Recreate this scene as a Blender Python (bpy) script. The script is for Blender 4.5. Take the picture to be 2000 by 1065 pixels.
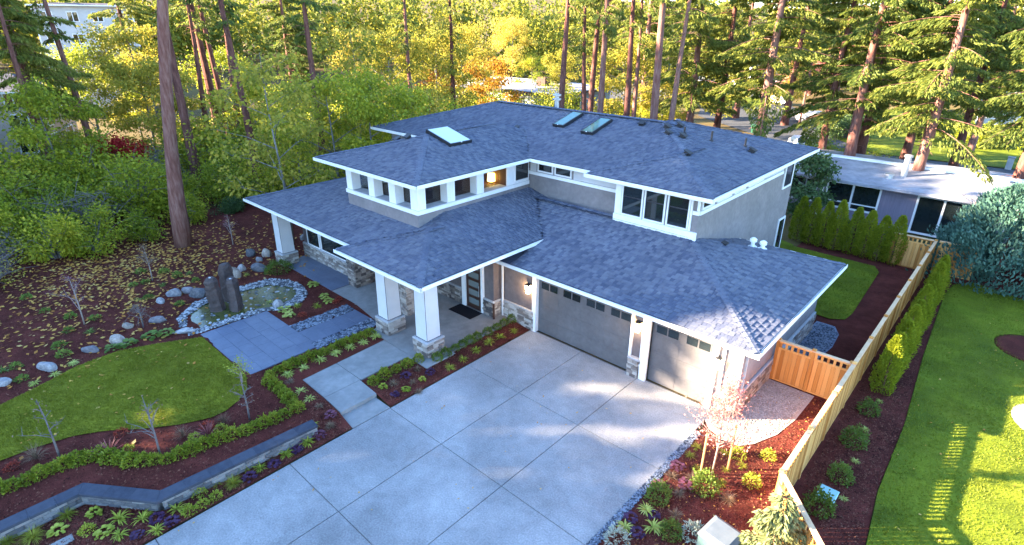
import bpy, bmesh, math, random
import numpy as np
from mathutils import Vector, Matrix, Quaternion
from mathutils.geometry import delaunay_2d_cdt

for _o in list(bpy.data.objects):
    bpy.data.objects.remove(_o)
scene = bpy.context.scene
COL = scene.collection
R = math.radians
random.seed(7)
rng = np.random.default_rng(7)

# ------------------------------------------------------------------ camera
CAM = Vector((14.54, -17.314, 12.95))
YAW, PITCH, ROLL = R(-42.475), R(23.885), R(0.208)
_f = Vector((math.sin(YAW) * math.cos(PITCH), math.cos(YAW) * math.cos(PITCH), -math.sin(PITCH)))
_r = Vector((math.cos(YAW), -math.sin(YAW), 0))
_u = _r.cross(_f)
_r2 = _r * math.cos(ROLL) + _u * math.sin(ROLL)
_u2 = -_r * math.sin(ROLL) + _u * math.cos(ROLL)
cd = bpy.data.cameras.new('camera')
cam = bpy.data.objects.new('camera', cd)
COL.objects.link(cam)
cam.matrix_world = Matrix(((_r2.x, _u2.x, -_f.x, CAM.x), (_r2.y, _u2.y, -_f.y, CAM.y), (_r2.z, _u2.z, -_f.z, CAM.z), (0, 0, 0, 1)))
cd.sensor_fit = 'HORIZONTAL'
cd.sensor_width = 36
cd.lens = 36 * 1108.7 / 2000
cd.clip_end = 2000
scene.camera = cam

# ------------------------------------------------------------------ world, sun, exposure
SUN_EL = R(19.5)
SUN_XY = Vector((-0.735, -0.678)).normalized()       # horizontal direction towards the sun
world = bpy.data.worlds.new('World')
scene.world = world
world.use_nodes = True
wn = world.node_tree.nodes
wl = world.node_tree.links
sky = wn.new('ShaderNodeTexSky')
sky.sky_type = 'NISHITA'
sky.sun_disc = False
sky.sun_elevation = SUN_EL
sky.ozone_density = 3.8
sky.dust_density = 0.3
sky.sun_rotation = math.atan2(SUN_XY.x, SUN_XY.y)
wn['Background'].inputs['Strength'].default_value = 0.10
wl.new(sky.outputs[0], wn['Background'].inputs['Color'])
sd = bpy.data.lights.new('sun', 'SUN')
sd.energy = 5.0
sd.angle = R(0.5)
sd.color = (1.0, 0.80, 0.56)
sun = bpy.data.objects.new('sun', sd)
COL.objects.link(sun)
_tosun = Vector((SUN_XY.x * math.cos(SUN_EL), SUN_XY.y * math.cos(SUN_EL), math.sin(SUN_EL)))
sun.rotation_euler = (-_tosun).to_track_quat('-Z', 'Y').to_euler()
sun.location = (-60, -60, 60)
vs = scene.view_settings
vs.view_transform = 'Standard'
vs.look = 'None'
vs.gamma = 1
vs.use_curve_mapping = False
vs.exposure = 3.58

# ------------------------------------------------------------------ helpers
def empty(name, loc=(0, 0, 0), rz=0):
    o = bpy.data.objects.new(name, None)
    COL.objects.link(o)
    o.location = loc
    o.rotation_euler = (0, 0, rz)
    o.empty_display_size = 0.2
    return o

def tag(o, label=None, cat=None, group=None, kind=None):
    if label: o['label'] = label
    if cat: o['category'] = cat
    if group: o['group'] = group
    if kind: o['kind'] = kind
    return o

def thing(name, label, cat, loc=(0, 0, 0), rz=0, group=None):
    return tag(empty(name, loc, rz), label, cat, group)

def link(name, me, parent=None, loc=None):
    o = bpy.data.objects.new(name, me)
    COL.objects.link(o)
    if parent is not None:
        o.parent = parent
    if loc is not None:
        o.location = loc
    return o

def copy_tree(o, parent=None):
    c = o.copy()
    COL.objects.link(c)
    c.parent = parent
    for ch in list(o.children):
        copy_tree(ch, c)
    return c

def wloc(o):
    v = Vector((0, 0, 0))
    while o is not None:
        v = v + o.location
        o = o.parent
    return v

class MB:
    def __init__(s):
        s.v = []; s.f = []
    def add(s, vs_, fs_):
        b = len(s.v)
        s.v += [tuple(p) for p in vs_]
        s.f += [tuple(b + i for i in f) for f in fs_]
        return s
    def box(s, x0, x1, y0, y1, z0, z1):
        return s.add([(x0, y0, z0), (x1, y0, z0), (x1, y1, z0), (x0, y1, z0), (x0, y0, z1), (x1, y0, z1), (x1, y1, z1), (x0, y1, z1)],
                     [(0, 3, 2, 1), (4, 5, 6, 7), (0, 1, 5, 4), (1, 2, 6, 5), (2, 3, 7, 6), (3, 0, 4, 7)])
    def bbox(s, x0, x1, y0, y1, z0, z1, b=0.02):
        """box with chamfered top edge"""
        vs_ = [(x0, y0, z0), (x1, y0, z0), (x1, y1, z0), (x0, y1, z0), (x0, y0, z1 - b), (x1, y0, z1 - b), (x1, y1, z1 - b), (x0, y1, z1 - b),
               (x0 + b, y0 + b, z1), (x1 - b, y0 + b, z1), (x1 - b, y1 - b, z1), (x0 + b, y1 - b, z1)]
        fs_ = [(0, 3, 2, 1), (8, 9, 10, 11)]
        for i in range(4):
            j = (i + 1) % 4
            fs_ += [(i, j, 4 + j, 4 + i), (4 + i, 4 + j, 8 + j, 8 + i)]
        return s.add(vs_, fs_)
    def prism(s, poly, z0, z1):
        n = len(poly)
        a = sum(poly[i][0] * poly[(i + 1) % n][1] - poly[(i + 1) % n][0] * poly[i][1] for i in range(n))
        if a < 0: poly = poly[::-1]
        vs_ = [(x, y, z0) for x, y in poly] + [(x, y, z1) for x, y in poly]
        return s.add(vs_, [tuple(range(n, 2 * n)), tuple(range(n - 1, -1, -1))] + [(i, (i + 1) % n, n + (i + 1) % n, n + i) for i in range(n)])
    def obox(s, c, ax, ay, az):
        """oriented box: centre and three half vectors"""
        c, ax, ay, az = Vector(c), Vector(ax), Vector(ay), Vector(az)
        vs_ = [c + sx * ax + sy * ay + sz * az for sz in (-1, 1) for sx, sy in ((-1, -1), (1, -1), (1, 1), (-1, 1))]
        return s.add(vs_, [(0, 3, 2, 1), (4, 5, 6, 7), (0, 1, 5, 4), (1, 2, 6, 5), (2, 3, 7, 6), (3, 0, 4, 7)])
    def bar(s, p, q, w, h):
        """horizontal-ish bar between two points, width w, height h (h upwards)"""
        p, q = Vector(p), Vector(q)
        d = (q - p); L = d.length; d.normalize()
        n = Vector((-d.y, d.x, 0)); n.normalize()
        return s.obox((p + q) / 2, d * L / 2, n * w / 2, d.cross(n) * h / 2)
    def tube(s, pts, rad, n=8, cap=True):
        pts = [Vector(p) for p in pts]
        if not isinstance(rad, (list, tuple)): rad = [rad] * len(pts)
        b = len(s.v)
        for i, p in enumerate(pts):
            d = (pts[min(i + 1, len(pts) - 1)] - pts[max(i - 1, 0)])
            if d.length < 1e-9: d = Vector((0, 0, 1))
            d.normalize()
            a = Vector((1, 0, 0)) if abs(d.x) < 0.8 else Vector((0, 1, 0))
            e1 = d.cross(a).normalized(); e2 = d.cross(e1)
            for k in range(n):
                t = 2 * math.pi * k / n
                s.v.append(tuple(p + (e1 * math.cos(t) + e2 * math.sin(t)) * rad[i]))
        for i in range(len(pts) - 1):
            for k in range(n):
                k2 = (k + 1) % n
                s.f.append((b + i * n + k, b + i * n + k2, b + (i + 1) * n + k2, b + (i + 1) * n + k))
        if cap:
            s.f.append(tuple(b + k for k in range(n - 1, -1, -1)))
            e = b + (len(pts) - 1) * n
            s.f.append(tuple(e + k for k in range(n)))
        return s
    def lathe(s, prof, c=(0, 0, 0), n=16):
        b = len(s.v)
        for r, z in prof:
            for k in range(n):
                t = 2 * math.pi * k / n
                s.v.append((c[0] + r * math.cos(t), c[1] + r * math.sin(t), c[2] + z))
        for i in range(len(prof) - 1):
            for k in range(n):
                k2 = (k + 1) % n
                s.f.append((b + i * n + k, b + i * n + k2, b + (i + 1) * n + k2, b + (i + 1) * n + k))
        s.f.append(tuple(b + k for k in range(n - 1, -1, -1)))
        e = b + (len(prof) - 1) * n
        s.f.append(tuple(e + k for k in range(n)))
        return s
    def mesh(s, name, mat, off=(0, 0, 0), smooth=False):
        me = bpy.data.meshes.new(name)
        me.from_pydata([(x - off[0], y - off[1], z - off[2]) for x, y, z in s.v], [], s.f)
        me.materials.append(mat)
        if smooth:
            me.polygons.foreach_set('use_smooth', [True] * len(me.polygons))
        me.update()
        return me
    def build(s, name, mat, parent=None, smooth=False, label=None):
        off = wloc(parent) if parent is not None else (0, 0, 0)
        o = link(name, s.mesh(name, mat, off, smooth), parent)
        if label: o['label'] = label
        return o

def npmesh(name, V, F, mat, smooth=False):
    """V (n,3) array, F (m,k) array of equal sized faces"""
    me = bpy.data.meshes.new(name)
    V = np.ascontiguousarray(V, dtype=np.float32); F = np.ascontiguousarray(F, dtype=np.int32)
    m, k = F.shape
    me.vertices.add(len(V)); me.vertices.foreach_set('co', V.ravel())
    me.loops.add(m * k); me.loops.foreach_set('vertex_index', F.ravel())
    me.polygons.add(m); me.polygons.foreach_set('loop_start', np.arange(0, m * k, k, dtype=np.int32))
    me.polygons.foreach_set('loop_total', np.full(m, k, dtype=np.int32))
    if smooth: me.polygons.foreach_set('use_smooth', np.ones(m, dtype=bool))
    me.materials.append(mat)
    me.update(calc_edges=True)
    return me

def inpoly(x, y, poly):
    x = np.asarray(x); y = np.asarray(y)
    c = np.zeros(x.shape, bool)
    n = len(poly)
    for i in range(n):
        x1, y1 = poly[i]; x2, y2 = poly[(i + 1) % n]
        if y1 == y2: continue
        k = ((y1 > y) != (y2 > y)) & (x < (x2 - x1) * (y - y1) / (y2 - y1) + x1)
        c ^= k
    return c

def sheet(name, poly, hf, mat, step=0.6, noise=0.0, parent=None):
    """thin terrain sheet over a polygon following height function hf"""
    pts = []
    n = len(poly)
    for i in range(n):
        a = Vector(poly[i]); b = Vector(poly[(i + 1) % n])
        m = max(1, int((b - a).length / step))
        for k in range(m):
            pts.append(a + (b - a) * k / m)
    nb = len(pts)
    xs = [p[0] for p in poly]; ys = [p[1] for p in poly]
    gx, gy = np.meshgrid(np.arange(min(xs), max(xs), step), np.arange(min(ys), max(ys), step))
    gx = gx.ravel() + rng.uniform(-.2, .2, gx.size) * step; gy = gy.ravel() + rng.uniform(-.2, .2, gy.size) * step
    k = inpoly(gx, gy, poly)
    pts += [Vector((a, b)) for a, b in zip(gx[k], gy[k])]
    v, e, f, *_ = delaunay_2d_cdt(pts, [(i, (i + 1) % nb) for i in range(nb)], [list(range(nb))], 1, 1e-4)
    me = bpy.data.meshes.new(name)
    V = [(p.x, p.y, hf(p.x, p.y) + (random.uniform(-noise, noise))) for p in v]
    me.from_pydata(V, [], [tuple(q) for q in f])
    me.materials.append(mat)
    me.polygons.foreach_set('use_smooth', [True] * len(me.polygons))
    me.update()
    return link(name, me, parent)

# ------------------------------------------------------------------ materials
def newmat(name):
    m = bpy.data.materials.new(name)
    m.use_nodes = True
    nt = m.node_tree
    return m, nt, nt.nodes, nt.links, nt.nodes['Principled BSDF']

def ramp(nodes, cols, pos=None, interp='LINEAR'):
    r = nodes.new('ShaderNodeValToRGB')
    r.color_ramp.interpolation = interp
    n = len(cols)
    while len(r.color_ramp.elements) < n: r.color_ramp.elements.new(0.5)
    for i, c in enumerate(cols):
        r.color_ramp.elements[i].position = pos[i] if pos else i / max(1, n - 1)
        r.color_ramp.elements[i].color = (c[0], c[1], c[2], 1)
    return r

def mat_noise(name, cols, scale=5, rough=0.8, bump=0.0, bscale=None, spec=0.3, detail=6, pos=None, island=0.0, objr=0.0, coord='Object', metallic=0.0, stretch=None, scale2=None, amt2=0.5, stain=None):
    """noise mix of colours; island / objr shift the ramp lookup per piece / per object"""
    m, nt, nd, lk, bs = newmat(name)
    tc = nd.new('ShaderNodeTexCoord')
    src = tc.outputs[coord]
    if stretch:
        mp = nd.new('ShaderNodeMapping'); mp.inputs['Scale'].default_value = stretch
        lk.new(src, mp.inputs[0]); src = mp.outputs[0]
    nz = nd.new('ShaderNodeTexNoise'); nz.inputs['Scale'].default_value = scale; nz.inputs['Detail'].default_value = detail
    nz.inputs['Roughness'].default_value = 0.65
    lk.new(src, nz.inputs['Vector'])
    fac = nz.outputs['Fac']
    if scale2:
        n2 = nd.new('ShaderNodeTexNoise'); n2.inputs['Scale'].default_value = scale2; n2.inputs['Detail'].default_value = 3
        lk.new(src, n2.inputs['Vector'])
        mx = nd.new('ShaderNodeMix'); mx.data_type = 'FLOAT'; mx.inputs[0].default_value = amt2
        lk.new(fac, mx.inputs[2]); lk.new(n2.outputs['Fac'], mx.inputs[3]); fac = mx.outputs[0]
    def shift(fac, out, amt):
        a = nd.new('ShaderNodeMath'); a.operation = 'SUBTRACT'; a.inputs[1].default_value = 0.5
        lk.new(out, a.inputs[0])
        b = nd.new('ShaderNodeMath'); b.operation = 'MULTIPLY_ADD'; b.inputs[1].default_value = amt
        lk.new(a.outputs[0], b.inputs[0]); lk.new(fac, b.inputs[2])
        return b.outputs[0]
    if island:
        g = nd.new('ShaderNodeNewGeometry'); fac = shift(fac, g.outputs['Random Per Island'], island)
    if objr:
        oi = nd.new('ShaderNodeObjectInfo'); fac = shift(fac, oi.outputs['Random'], objr)
    rp = ramp(nd, cols, pos)
    if not pos:
        n = len(cols)
        for i in range(n): rp.color_ramp.elements[i].position = 0.28 + 0.44 * i / max(1, n - 1)
    lk.new(fac, rp.inputs[0])
    out = rp.outputs[0]
    if stain:
        for sc, lo, hi in stain:
            sn = nd.new('ShaderNodeTexNoise'); sn.inputs['Scale'].default_value = sc; sn.inputs['Detail'].default_value = 5; sn.inputs['Distortion'].default_value = .6
            lk.new(tc.outputs[coord], sn.inputs['Vector'])
            mr = nd.new('ShaderNodeMapRange'); mr.inputs[1].default_value = .35; mr.inputs[2].default_value = .65; mr.inputs[3].default_value = lo; mr.inputs[4].default_value = hi
            lk.new(sn.outputs['Fac'], mr.inputs[0])
            mu = nd.new('ShaderNodeMix'); mu.data_type = 'RGBA'; mu.blend_type = 'MULTIPLY'; mu.inputs[0].default_value = 1
            lk.new(out, mu.inputs[6]); lk.new(mr.outputs[0], mu.inputs[7]); out = mu.outputs[2]
    lk.new(out, bs.inputs['Base Color'])
    bs.inputs['Roughness'].default_value = rough
    bs.inputs['Specular IOR Level'].default_value = spec
    bs.inputs['Metallic'].default_value = metallic
    if bump:
        bz = nd.new('ShaderNodeTexNoise'); bz.inputs['Scale'].default_value = bscale or scale * 4; bz.inputs['Detail'].default_value = 4
        lk.new(src, bz.inputs['Vector'])
        bp = nd.new('ShaderNodeBump'); bp.inputs['Strength'].default_value = bump; bp.inputs['Distance'].default_value = 0.03
        lk.new(bz.outputs['Fac'], bp.inputs['Height']); lk.new(bp.outputs[0], bs.inputs['Normal'])
    return m

def mat_leaf(name, cols, transl=0.4, rough=0.55, objr=0.5, clump=0.5, cscale=1.2):
    m, nt, nd, lk, bs = newmat(name)
    g = nd.new('ShaderNodeNewGeometry'); oi = nd.new('ShaderNodeObjectInfo')
    tc = nd.new('ShaderNodeTexCoord')
    nz = nd.new('ShaderNodeTexNoise'); nz.inputs['Scale'].default_value = cscale; nz.inputs['Detail'].default_value = 2
    lk.new(tc.outputs['Object'], nz.inputs['Vector'])
    a = nd.new('ShaderNodeMath'); a.operation = 'MULTIPLY_ADD'; a.inputs[1].default_value = 0.55
    lk.new(g.outputs['Random Per Island'], a.inputs[0]); a.inputs[2].default_value = 0.5 - 0.275 - objr / 2 - clump / 2
    b = nd.new('ShaderNodeMath'); b.operation = 'MULTIPLY_ADD'; b.inputs[1].default_value = objr
    lk.new(oi.outputs['Random'], b.inputs[0]); lk.new(a.outputs[0], b.inputs[2])
    c = nd.new('ShaderNodeMath'); c.operation = 'MULTIPLY_ADD'; c.inputs[1].default_value = clump
    lk.new(nz.outputs['Fac'], c.inputs[0]); lk.new(b.outputs[0], c.inputs[2])
    rp = ramp(nd, cols)
    lk.new(c.outputs[0], rp.inputs[0])
    lk.new(rp.outputs[0], bs.inputs['Base Color'])
    bs.inputs['Roughness'].default_value = rough
    bs.inputs['Specular IOR Level'].default_value = 0.25
    tr = nd.new('ShaderNodeBsdfTranslucent'); lk.new(rp.outputs[0], tr.inputs['Color'])
    mx = nd.new('ShaderNodeMixShader'); mx.inputs[0].default_value = transl
    lk.new(bs.outputs[0], mx.inputs[1]); lk.new(tr.outputs[0], mx.inputs[2])
    lk.new(mx.outputs[0], nd['Material Output'].inputs['Surface'])
    return m

def mat_plain(name, col, rough=0.5, metallic=0.0, spec=0.5, emit=None, estr=0):
    m, nt, nd, lk, bs = newmat(name)
    bs.inputs['Base Color'].default_value = (*col, 1)
    bs.inputs['Roughness'].default_value = rough
    bs.inputs['Metallic'].default_value = metallic
    bs.inputs['Specular IOR Level'].default_value = spec
    if emit:
        bs.inputs['Emission Color'].default_value = (*emit, 1)
        bs.inputs['Emission Strength'].default_value = estr
    return m

def mat_clear_glass(name):
    m, nt, nd, lk, bs = newmat(name)
    t = nd.new('ShaderNodeBsdfTransparent'); t.inputs[0].default_value = (0.82, 0.86, 0.86, 1)
    gl = nd.new('ShaderNodeBsdfGlossy'); gl.inputs['Roughness'].default_value = 0.02
    lw = nd.new('ShaderNodeLayerWeight'); lw.inputs['Blend'].default_value = 0.5
    pw = nd.new('ShaderNodeMath'); pw.operation = 'POWER'; pw.inputs[1].default_value = 4
    lk.new(lw.outputs['Facing'], pw.inputs[0])
    fr = nd.new('ShaderNodeMath'); fr.operation = 'MULTIPLY_ADD'; fr.inputs[1].default_value = .7; fr.inputs[2].default_value = .05
    lk.new(pw.outputs[0], fr.inputs[0])
    mx = nd.new('ShaderNodeMixShader')
    lk.new(fr.outputs[0], mx.inputs[0]); lk.new(t.outputs[0], mx.inputs[1]); lk.new(gl.outputs[0], mx.inputs[2])
    lk.new(mx.outputs[0], nd['Material Output'].inputs['Surface'])
    return m

M = {}
def setup_materials():
    M['shingle'] = mat_noise('shingle', [(.090, .100, .140), (.116, .127, .168), (.146, .157, .196)], 1.2, .92, .5, 60, .15, island=.4, objr=.2, pos=[.2, .5, .85], stain=((.3, .93, 1.05), (1.4, .96, 1.03)))
    M['shingle_dark'] = mat_noise('shingle_dark', [(.066, .077, .118), (.086, .098, .142), (.110, .123, .168)], 1.2, .92, .5, 60, .15, island=.5, objr=.2, pos=[.2, .5, .85], stain=((.3, .93, 1.05), (1.4, .96, 1.03)))
    M['deck'] = mat_noise('roof_deck', [(.045, .055, .085), (.07, .082, .12)], 8, .95, .4, 60, .1)
    M['white'] = mat_noise('white_paint', [(.78, .79, .80), (.84, .84, .84)], 3, .45, .05, 40, .4, stain=((.7, .93, 1.0), (7, .95, 1.0)))
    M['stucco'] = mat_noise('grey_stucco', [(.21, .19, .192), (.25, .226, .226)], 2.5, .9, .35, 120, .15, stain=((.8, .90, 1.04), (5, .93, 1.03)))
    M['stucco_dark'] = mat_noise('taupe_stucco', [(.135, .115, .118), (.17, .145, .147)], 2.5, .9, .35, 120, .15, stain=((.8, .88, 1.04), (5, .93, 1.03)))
    M['column'] = mat_noise('column_panel', [(.50, .505, .52), (.56, .56, .57)], 2, .7, .05, 60, .2)
    M['stone'] = mat_noise('ledge_stone', [(.085, .075, .075), (.21, .175, .155), (.32, .28, .25), (.48, .44, .40)], 5, .9, .7, 30, .2, island=.8, objr=.8, pos=[.05, .38, .66, .98])
    M['mortar'] = mat_noise('mortar', [(.09, .085, .08), (.15, .14, .13)], 9, .95, .4, 60, .1)
    M['cap'] = mat_noise('cast_stone_cap', [(.34, .35, .37), (.42, .42, .43)], 6, .85, .2, 50, .2, stain=((2, .85, 1.05),))
    M['aggregate'] = mat_noise('exposed_aggregate', [(.14, .14, .142), (.275, .275, .277), (.43, .425, .415)], 20, .85, .5, 60, .25, detail=7, scale2=.35, amt2=.38, stain=((.45, .84, 1.06), (2.6, .90, 1.05)))
    M['concrete'] = mat_noise('smooth_concrete', [(.20, .205, .205), (.28, .28, .272)], 2.2, .7, .12, 60, .3, scale2=14, amt2=.3, stain=((.7, .82, 1.05), (4, .9, 1.05)))
    M['bluestone'] = mat_noise('bluestone', [(.075, .096, .145), (.100, .124, .180), (.135, .160, .22)], 1.3, .42, .2, 25, .5, objr=.06, scale2=9, amt2=.3)
    M['mulch'] = mat_noise('mulch', [(.032, .0075, .0065), (.098, .024, .018), (.165, .048, .034)], 26, .95, 1.0, 45, .1, detail=8, scale2=1.1, amt2=.3, stain=((.5, .75, 1.15), (3, .85, 1.15)))
    M['chip'] = mat_noise('mulch_chip', [(.03, .010, .008), (.10, .031, .023), (.17, .07, .045)], 3, .95, .0, None, .1, island=.8)
    M['soil'] = mat_noise('forest_floor', [(.05, .034, .016), (.11, .08, .035), (.16, .14, .045)], 6, .95, .8, 22, .1, detail=8, scale2=.25, amt2=.45)
    M['lawn'] = mat_noise('lawn_turf', [(.062, .098, .008), (.125, .155, .009), (.19, .205, .014)], 18, .9, .6, 80, .15, scale2=.55, amt2=.6, stain=((.35, .72, 1.15), (1.6, .85, 1.1)))
    M['lawn_left'] = mat_noise('lawn_turf_mossy', [(.115, .125, .009), (.175, .18, .012), (.235, .23, .02)], 26, .9, .6, 80, .15, scale2=.8, amt2=.5, stain=((.6, .75, 1.12), (2.2, .85, 1.1)))
    M['blade'] = mat_leaf('grass_blade', [(.075, .12, .007), (.145, .18, .011), (.21, .24, .02)], .3, .6, 0, .5, .8)
    M['blade_left'] = mat_leaf('mossy_blade', [(.115, .135, .009), (.19, .20, .014), (.27, .265, .026)], .3, .6, 0, .5, .8)
    M['pebble'] = mat_noise('pebble', [(.06, .065, .075), (.17, .175, .185), (.40, .405, .41)], 2, .75, 0, None, .3, island=.9)
    M['pebble_blue'] = mat_noise('blue_pebble', [(.04, .05, .07), (.105, .125, .16), (.21, .24, .29)], 2, .75, 0, None, .3, island=.9)
    M['path_stone'] = mat_noise('path_stone', [(.27, .24, .22), (.39, .355, .33), (.50, .465, .435)], 2, .85, 0, None, .2, island=.6)
    M['fine_gravel'] = mat_noise('fine_gravel', [(.27, .24, .225), (.40, .36, .34), (.52, .48, .455)], 60, .9, .7, 70, .2, detail=3, scale2=2, amt2=.25)
    M['blue_gravel'] = mat_noise('blue_gravel_bed', [(.08, .095, .13), (.18, .20, .26), (.32, .35, .42)], 40, .9, .7, 50, .2, detail=3)
    M['asphalt'] = mat_noise('asphalt', [(.045, .048, .055), (.075, .078, .085)], 30, .9, .3, 80, .2, scale2=.4, amt2=.4)
    M['cedar'] = mat_noise('cedar', [(.42, .175, .04), (.58, .27, .07), (.68, .36, .115)], 3.5, .7, .15, 30, .25, objr=.85, stretch=(4, 4, .35))
    M['cedar_cap'] = mat_noise('cedar_sunlit', [(.55, .34, .18), (.68, .46, .27)], 3, .75, .15, 30, .25, objr=.4)  # paler cap colour, sunlight on the fence top painted in
    M['glass'] = mat_plain('window_glass', (.012, .018, .020), .03, 0, .9)
    M['clear'] = mat_clear_glass('clear_glass')
    M['skylight'] = mat_plain('skylight_glass', (.50, .56, .58), .12, 0, .8)
    M['skylight_tree_reflection'] = mat_plain('skylight_tree_reflection', (.06, .16, .13), .06, 0, .9)  # green of the reflected trees is put into the glass colour
    M['dark'] = mat_plain('dark_metal', (.018, .018, .022), .5, .2)
    M['frame_dark'] = mat_plain('dark_frame', (.02, .02, .03), .45)
    M['garage'] = mat_noise('garage_door_paint', [(.100, .094, .098), (.128, .120, .124)], 2.5, .55, .08, 60, .35, stain=((.9, .88, 1.05), (6, .92, 1.04)))
    M['door_wood'] = mat_noise('door_wood', [(.035, .016, .012), (.075, .034, .024)], 2, .4, .1, 20, .4, stretch=(6, 6, .5))
    M['frost'] = mat_plain('frosted_glass', (.16, .19, .19), .25, 0, .6)
    M['brown_wall'] = mat_noise('brown_interior', [(.060, .026, .020), (.085, .038, .030)], 2, .7)
    M['mat_black'] = mat_noise('rubber_mat', [(.008, .008, .012), (.016, .016, .022)], 60, .9, .5, 120, .1)
    M['lamp_glow'] = mat_plain('lamp_glow', (.9, .7, .45), .4, 0, .3, (1, .66, .30), 5.0)
    M['shade_glow'] = mat_plain('lampshade_glow', (.8, .6, .2), .6, 0, .2, (1, .62, .12), 1.6)
    M['basalt'] = mat_noise('basalt', [(.022, .017, .018), (.060, .043, .041), (.11, .082, .078)], 2.4, .7, .8, 9, .4, scale2=12, amt2=.3)
    M['rock_pale'] = mat_noise('granite_boulder', [(.15, .15, .16), (.26, .25, .26), (.42, .41, .40)], 2.4, .9, .6, 14, .2, objr=.2)
    M['rock_grey'] = mat_noise('grey_boulder', [(.10, .095, .105), (.18, .165, .175), (.29, .265, .265)], 2.4, .9, .6, 14, .2, objr=.2)
    M['rock_tan'] = mat_noise('tan_boulder', [(.17, .13, .105), (.28, .23, .19), (.42, .37, .32)], 2.4, .9, .6, 14, .2, objr=.2)
    M['rock_dark'] = mat_noise('dark_boulder', [(.045, .047, .055), (.10, .10, .11), (.17, .16, .165)], 2.4, .85, .6, 14, .25, objr=.2)
    M['water'] = mat_noise('pond_water', [(.030, .034, .010), (.075, .080, .022), (.115, .110, .035)], 1.6, .12, .05, 8, .5, scale2=9, amt2=.35)
    M['block'] = mat_noise('wall_block', [(.13, .13, .14), (.21, .205, .21), (.32, .31, .305)], 5, .92, .8, 26, .15, objr=.6)
    M['capstone'] = mat_noise('wall_cap_stone', [(.034, .040, .058), (.058, .066, .088)], 4, .85, .3, 60, .2, objr=.3)
    M['bark'] = mat_noise('fir_bark', [(.072, .030, .025), (.165, .074, .060), (.26, .145, .12)], 2.4, .95, 1.0, 7, .1, detail=8, stretch=(3.0, 3.0, .45), objr=.3)
    M['bark_grey'] = mat_noise('grey_bark', [(.07, .065, .06), (.16, .15, .14), (.28, .26, .25)], 4, .95, .6, 14, .1, stretch=(2, 2, .5), objr=.3)
    M['twig'] = mat_noise('pale_twig', [(.10, .088, .088), (.20, .175, .175)], 6, .9, 0, None, .1)
    M['bark_red'] = mat_noise('young_bark', [(.20, .15, .13), (.36, .30, .27)], 8, .9, 0, None, .1)
    # foliage
    M['fir'] = mat_leaf('fir_needles', [(.045, .075, .018), (.110, .150, .030), (.23, .25, .045), (.38, .36, .075)], .5, .6, .35, .6, .6)
    M['maple'] = mat_leaf('autumn_maple', [(.12, .15, .022), (.27, .265, .032), (.48, .38, .05), (.66, .51, .12)], .5, .6, .45, .5, .7)
    M['orange'] = mat_leaf('orange_foliage', [(.20, .16, .015), (.38, .19, .020), (.50, .16, .030)], .45, .6, .45, .5, .7)
    M['bush'] = mat_leaf('bush_leaves', [(.100, .150, .014), (.21, .26, .020), (.37, .38, .030), (.66, .53, .05)], .5, .5, .45, .5, .9)
    M['bush_dark'] = mat_leaf('dark_bush_leaves', [(.035, .070, .022), (.065, .115, .038), (.11, .17, .055)], .3, .45, .4, .5, 1.2)
    M['red_maple'] = mat_leaf('red_maple', [(.18, .010, .010), (.40, .020, .020), (.55, .05, .05)], .45, .6, .2, .4, 1)
    M['pink'] = mat_leaf('pink_foliage', [(.40, .14, .12), (.60, .26, .22), (.72, .42, .36)], .45, .6, .1, .4, 1.2)
    M['thuja'] = mat_leaf('thuja', [(.12, .155, .010), (.23, .27, .015), (.36, .37, .028)], .5, .6, .3, .5, 2.5)
    M['cypress'] = mat_leaf('blue_cypress', [(.032, .082, .066), (.066, .145, .112), (.12, .22, .165)], .25, .6, .15, .6, 1.6)
    M['box'] = mat_leaf('box_leaves', [(.06, .10, .016), (.11, .165, .024), (.18, .235, .04)], .3, .5, .3, .5, 5)
    M['hedge'] = mat_leaf('hedge_leaves', [(.10, .14, .012), (.20, .24, .018), (.34, .35, .04)], .3, .5, .35, .5, 5)
    M['strap'] = mat_leaf('strap_leaves', [(.16, .22, .020), (.30, .34, .035), (.48, .48, .08)], .3, .5, .4, .4, 5)
    M['varieg'] = mat_leaf('variegated_leaves', [(.18, .24, .03), (.42, .45, .09), (.65, .66, .24)], .3, .5, .2, .3, 8)
    M['tuft'] = mat_leaf('fountain_grass', [(.14, .16, .016), (.28, .29, .03), (.44, .42, .07)], .35, .6, .3, .3, 6)
    M['brown_grass'] = mat_leaf('brown_grass', [(.10, .055, .035), (.20, .13, .08), (.33, .25, .16)], .3, .7, .4, .3, 6)
    M['purple'] = mat_leaf('purple_leaves', [(.028, .012, .034), (.065, .026, .07), (.13, .06, .125)], .25, .4, .3, .3, 8)
    M['pinkleaf'] = mat_leaf('pink_purple_leaves', [(.085, .024, .045), (.18, .058, .095), (.31, .13, .17)], .3, .45, .3, .3, 8)
    M['red'] = mat_leaf('red_leaves', [(.16, .020, .018), (.32, .05, .03), (.45, .13, .05)], .35, .5, .3, .3, 6)
    M['cord'] = mat_leaf('cordyline_leaves', [(.12, .030, .032), (.24, .070, .065), (.36, .15, .13)], .25, .45, .2, .3, 6)
    M['pale'] = mat_leaf('silver_leaves', [(.16, .20, .14), (.32, .37, .30), (.55, .58, .50)], .3, .6, .2, .3, 6)
    M['green'] = mat_leaf('perennial_leaves', [(.07, .13, .022), (.145, .22, .036), (.27, .33, .06)], .3, .5, .5, .3, 6)
    M['spruce'] = mat_leaf('young_spruce', [(.10, .13, .05), (.20, .23, .09), (.34, .35, .16)], .3, .6, .1, .4, 4)
    M['fallen'] = mat_leaf('fallen_leaf', [(.24, .09, .02), (.44, .19, .035), (.55, .33, .07), (.60, .48, .26)], .2, .7, 0, .3, 1)
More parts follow.
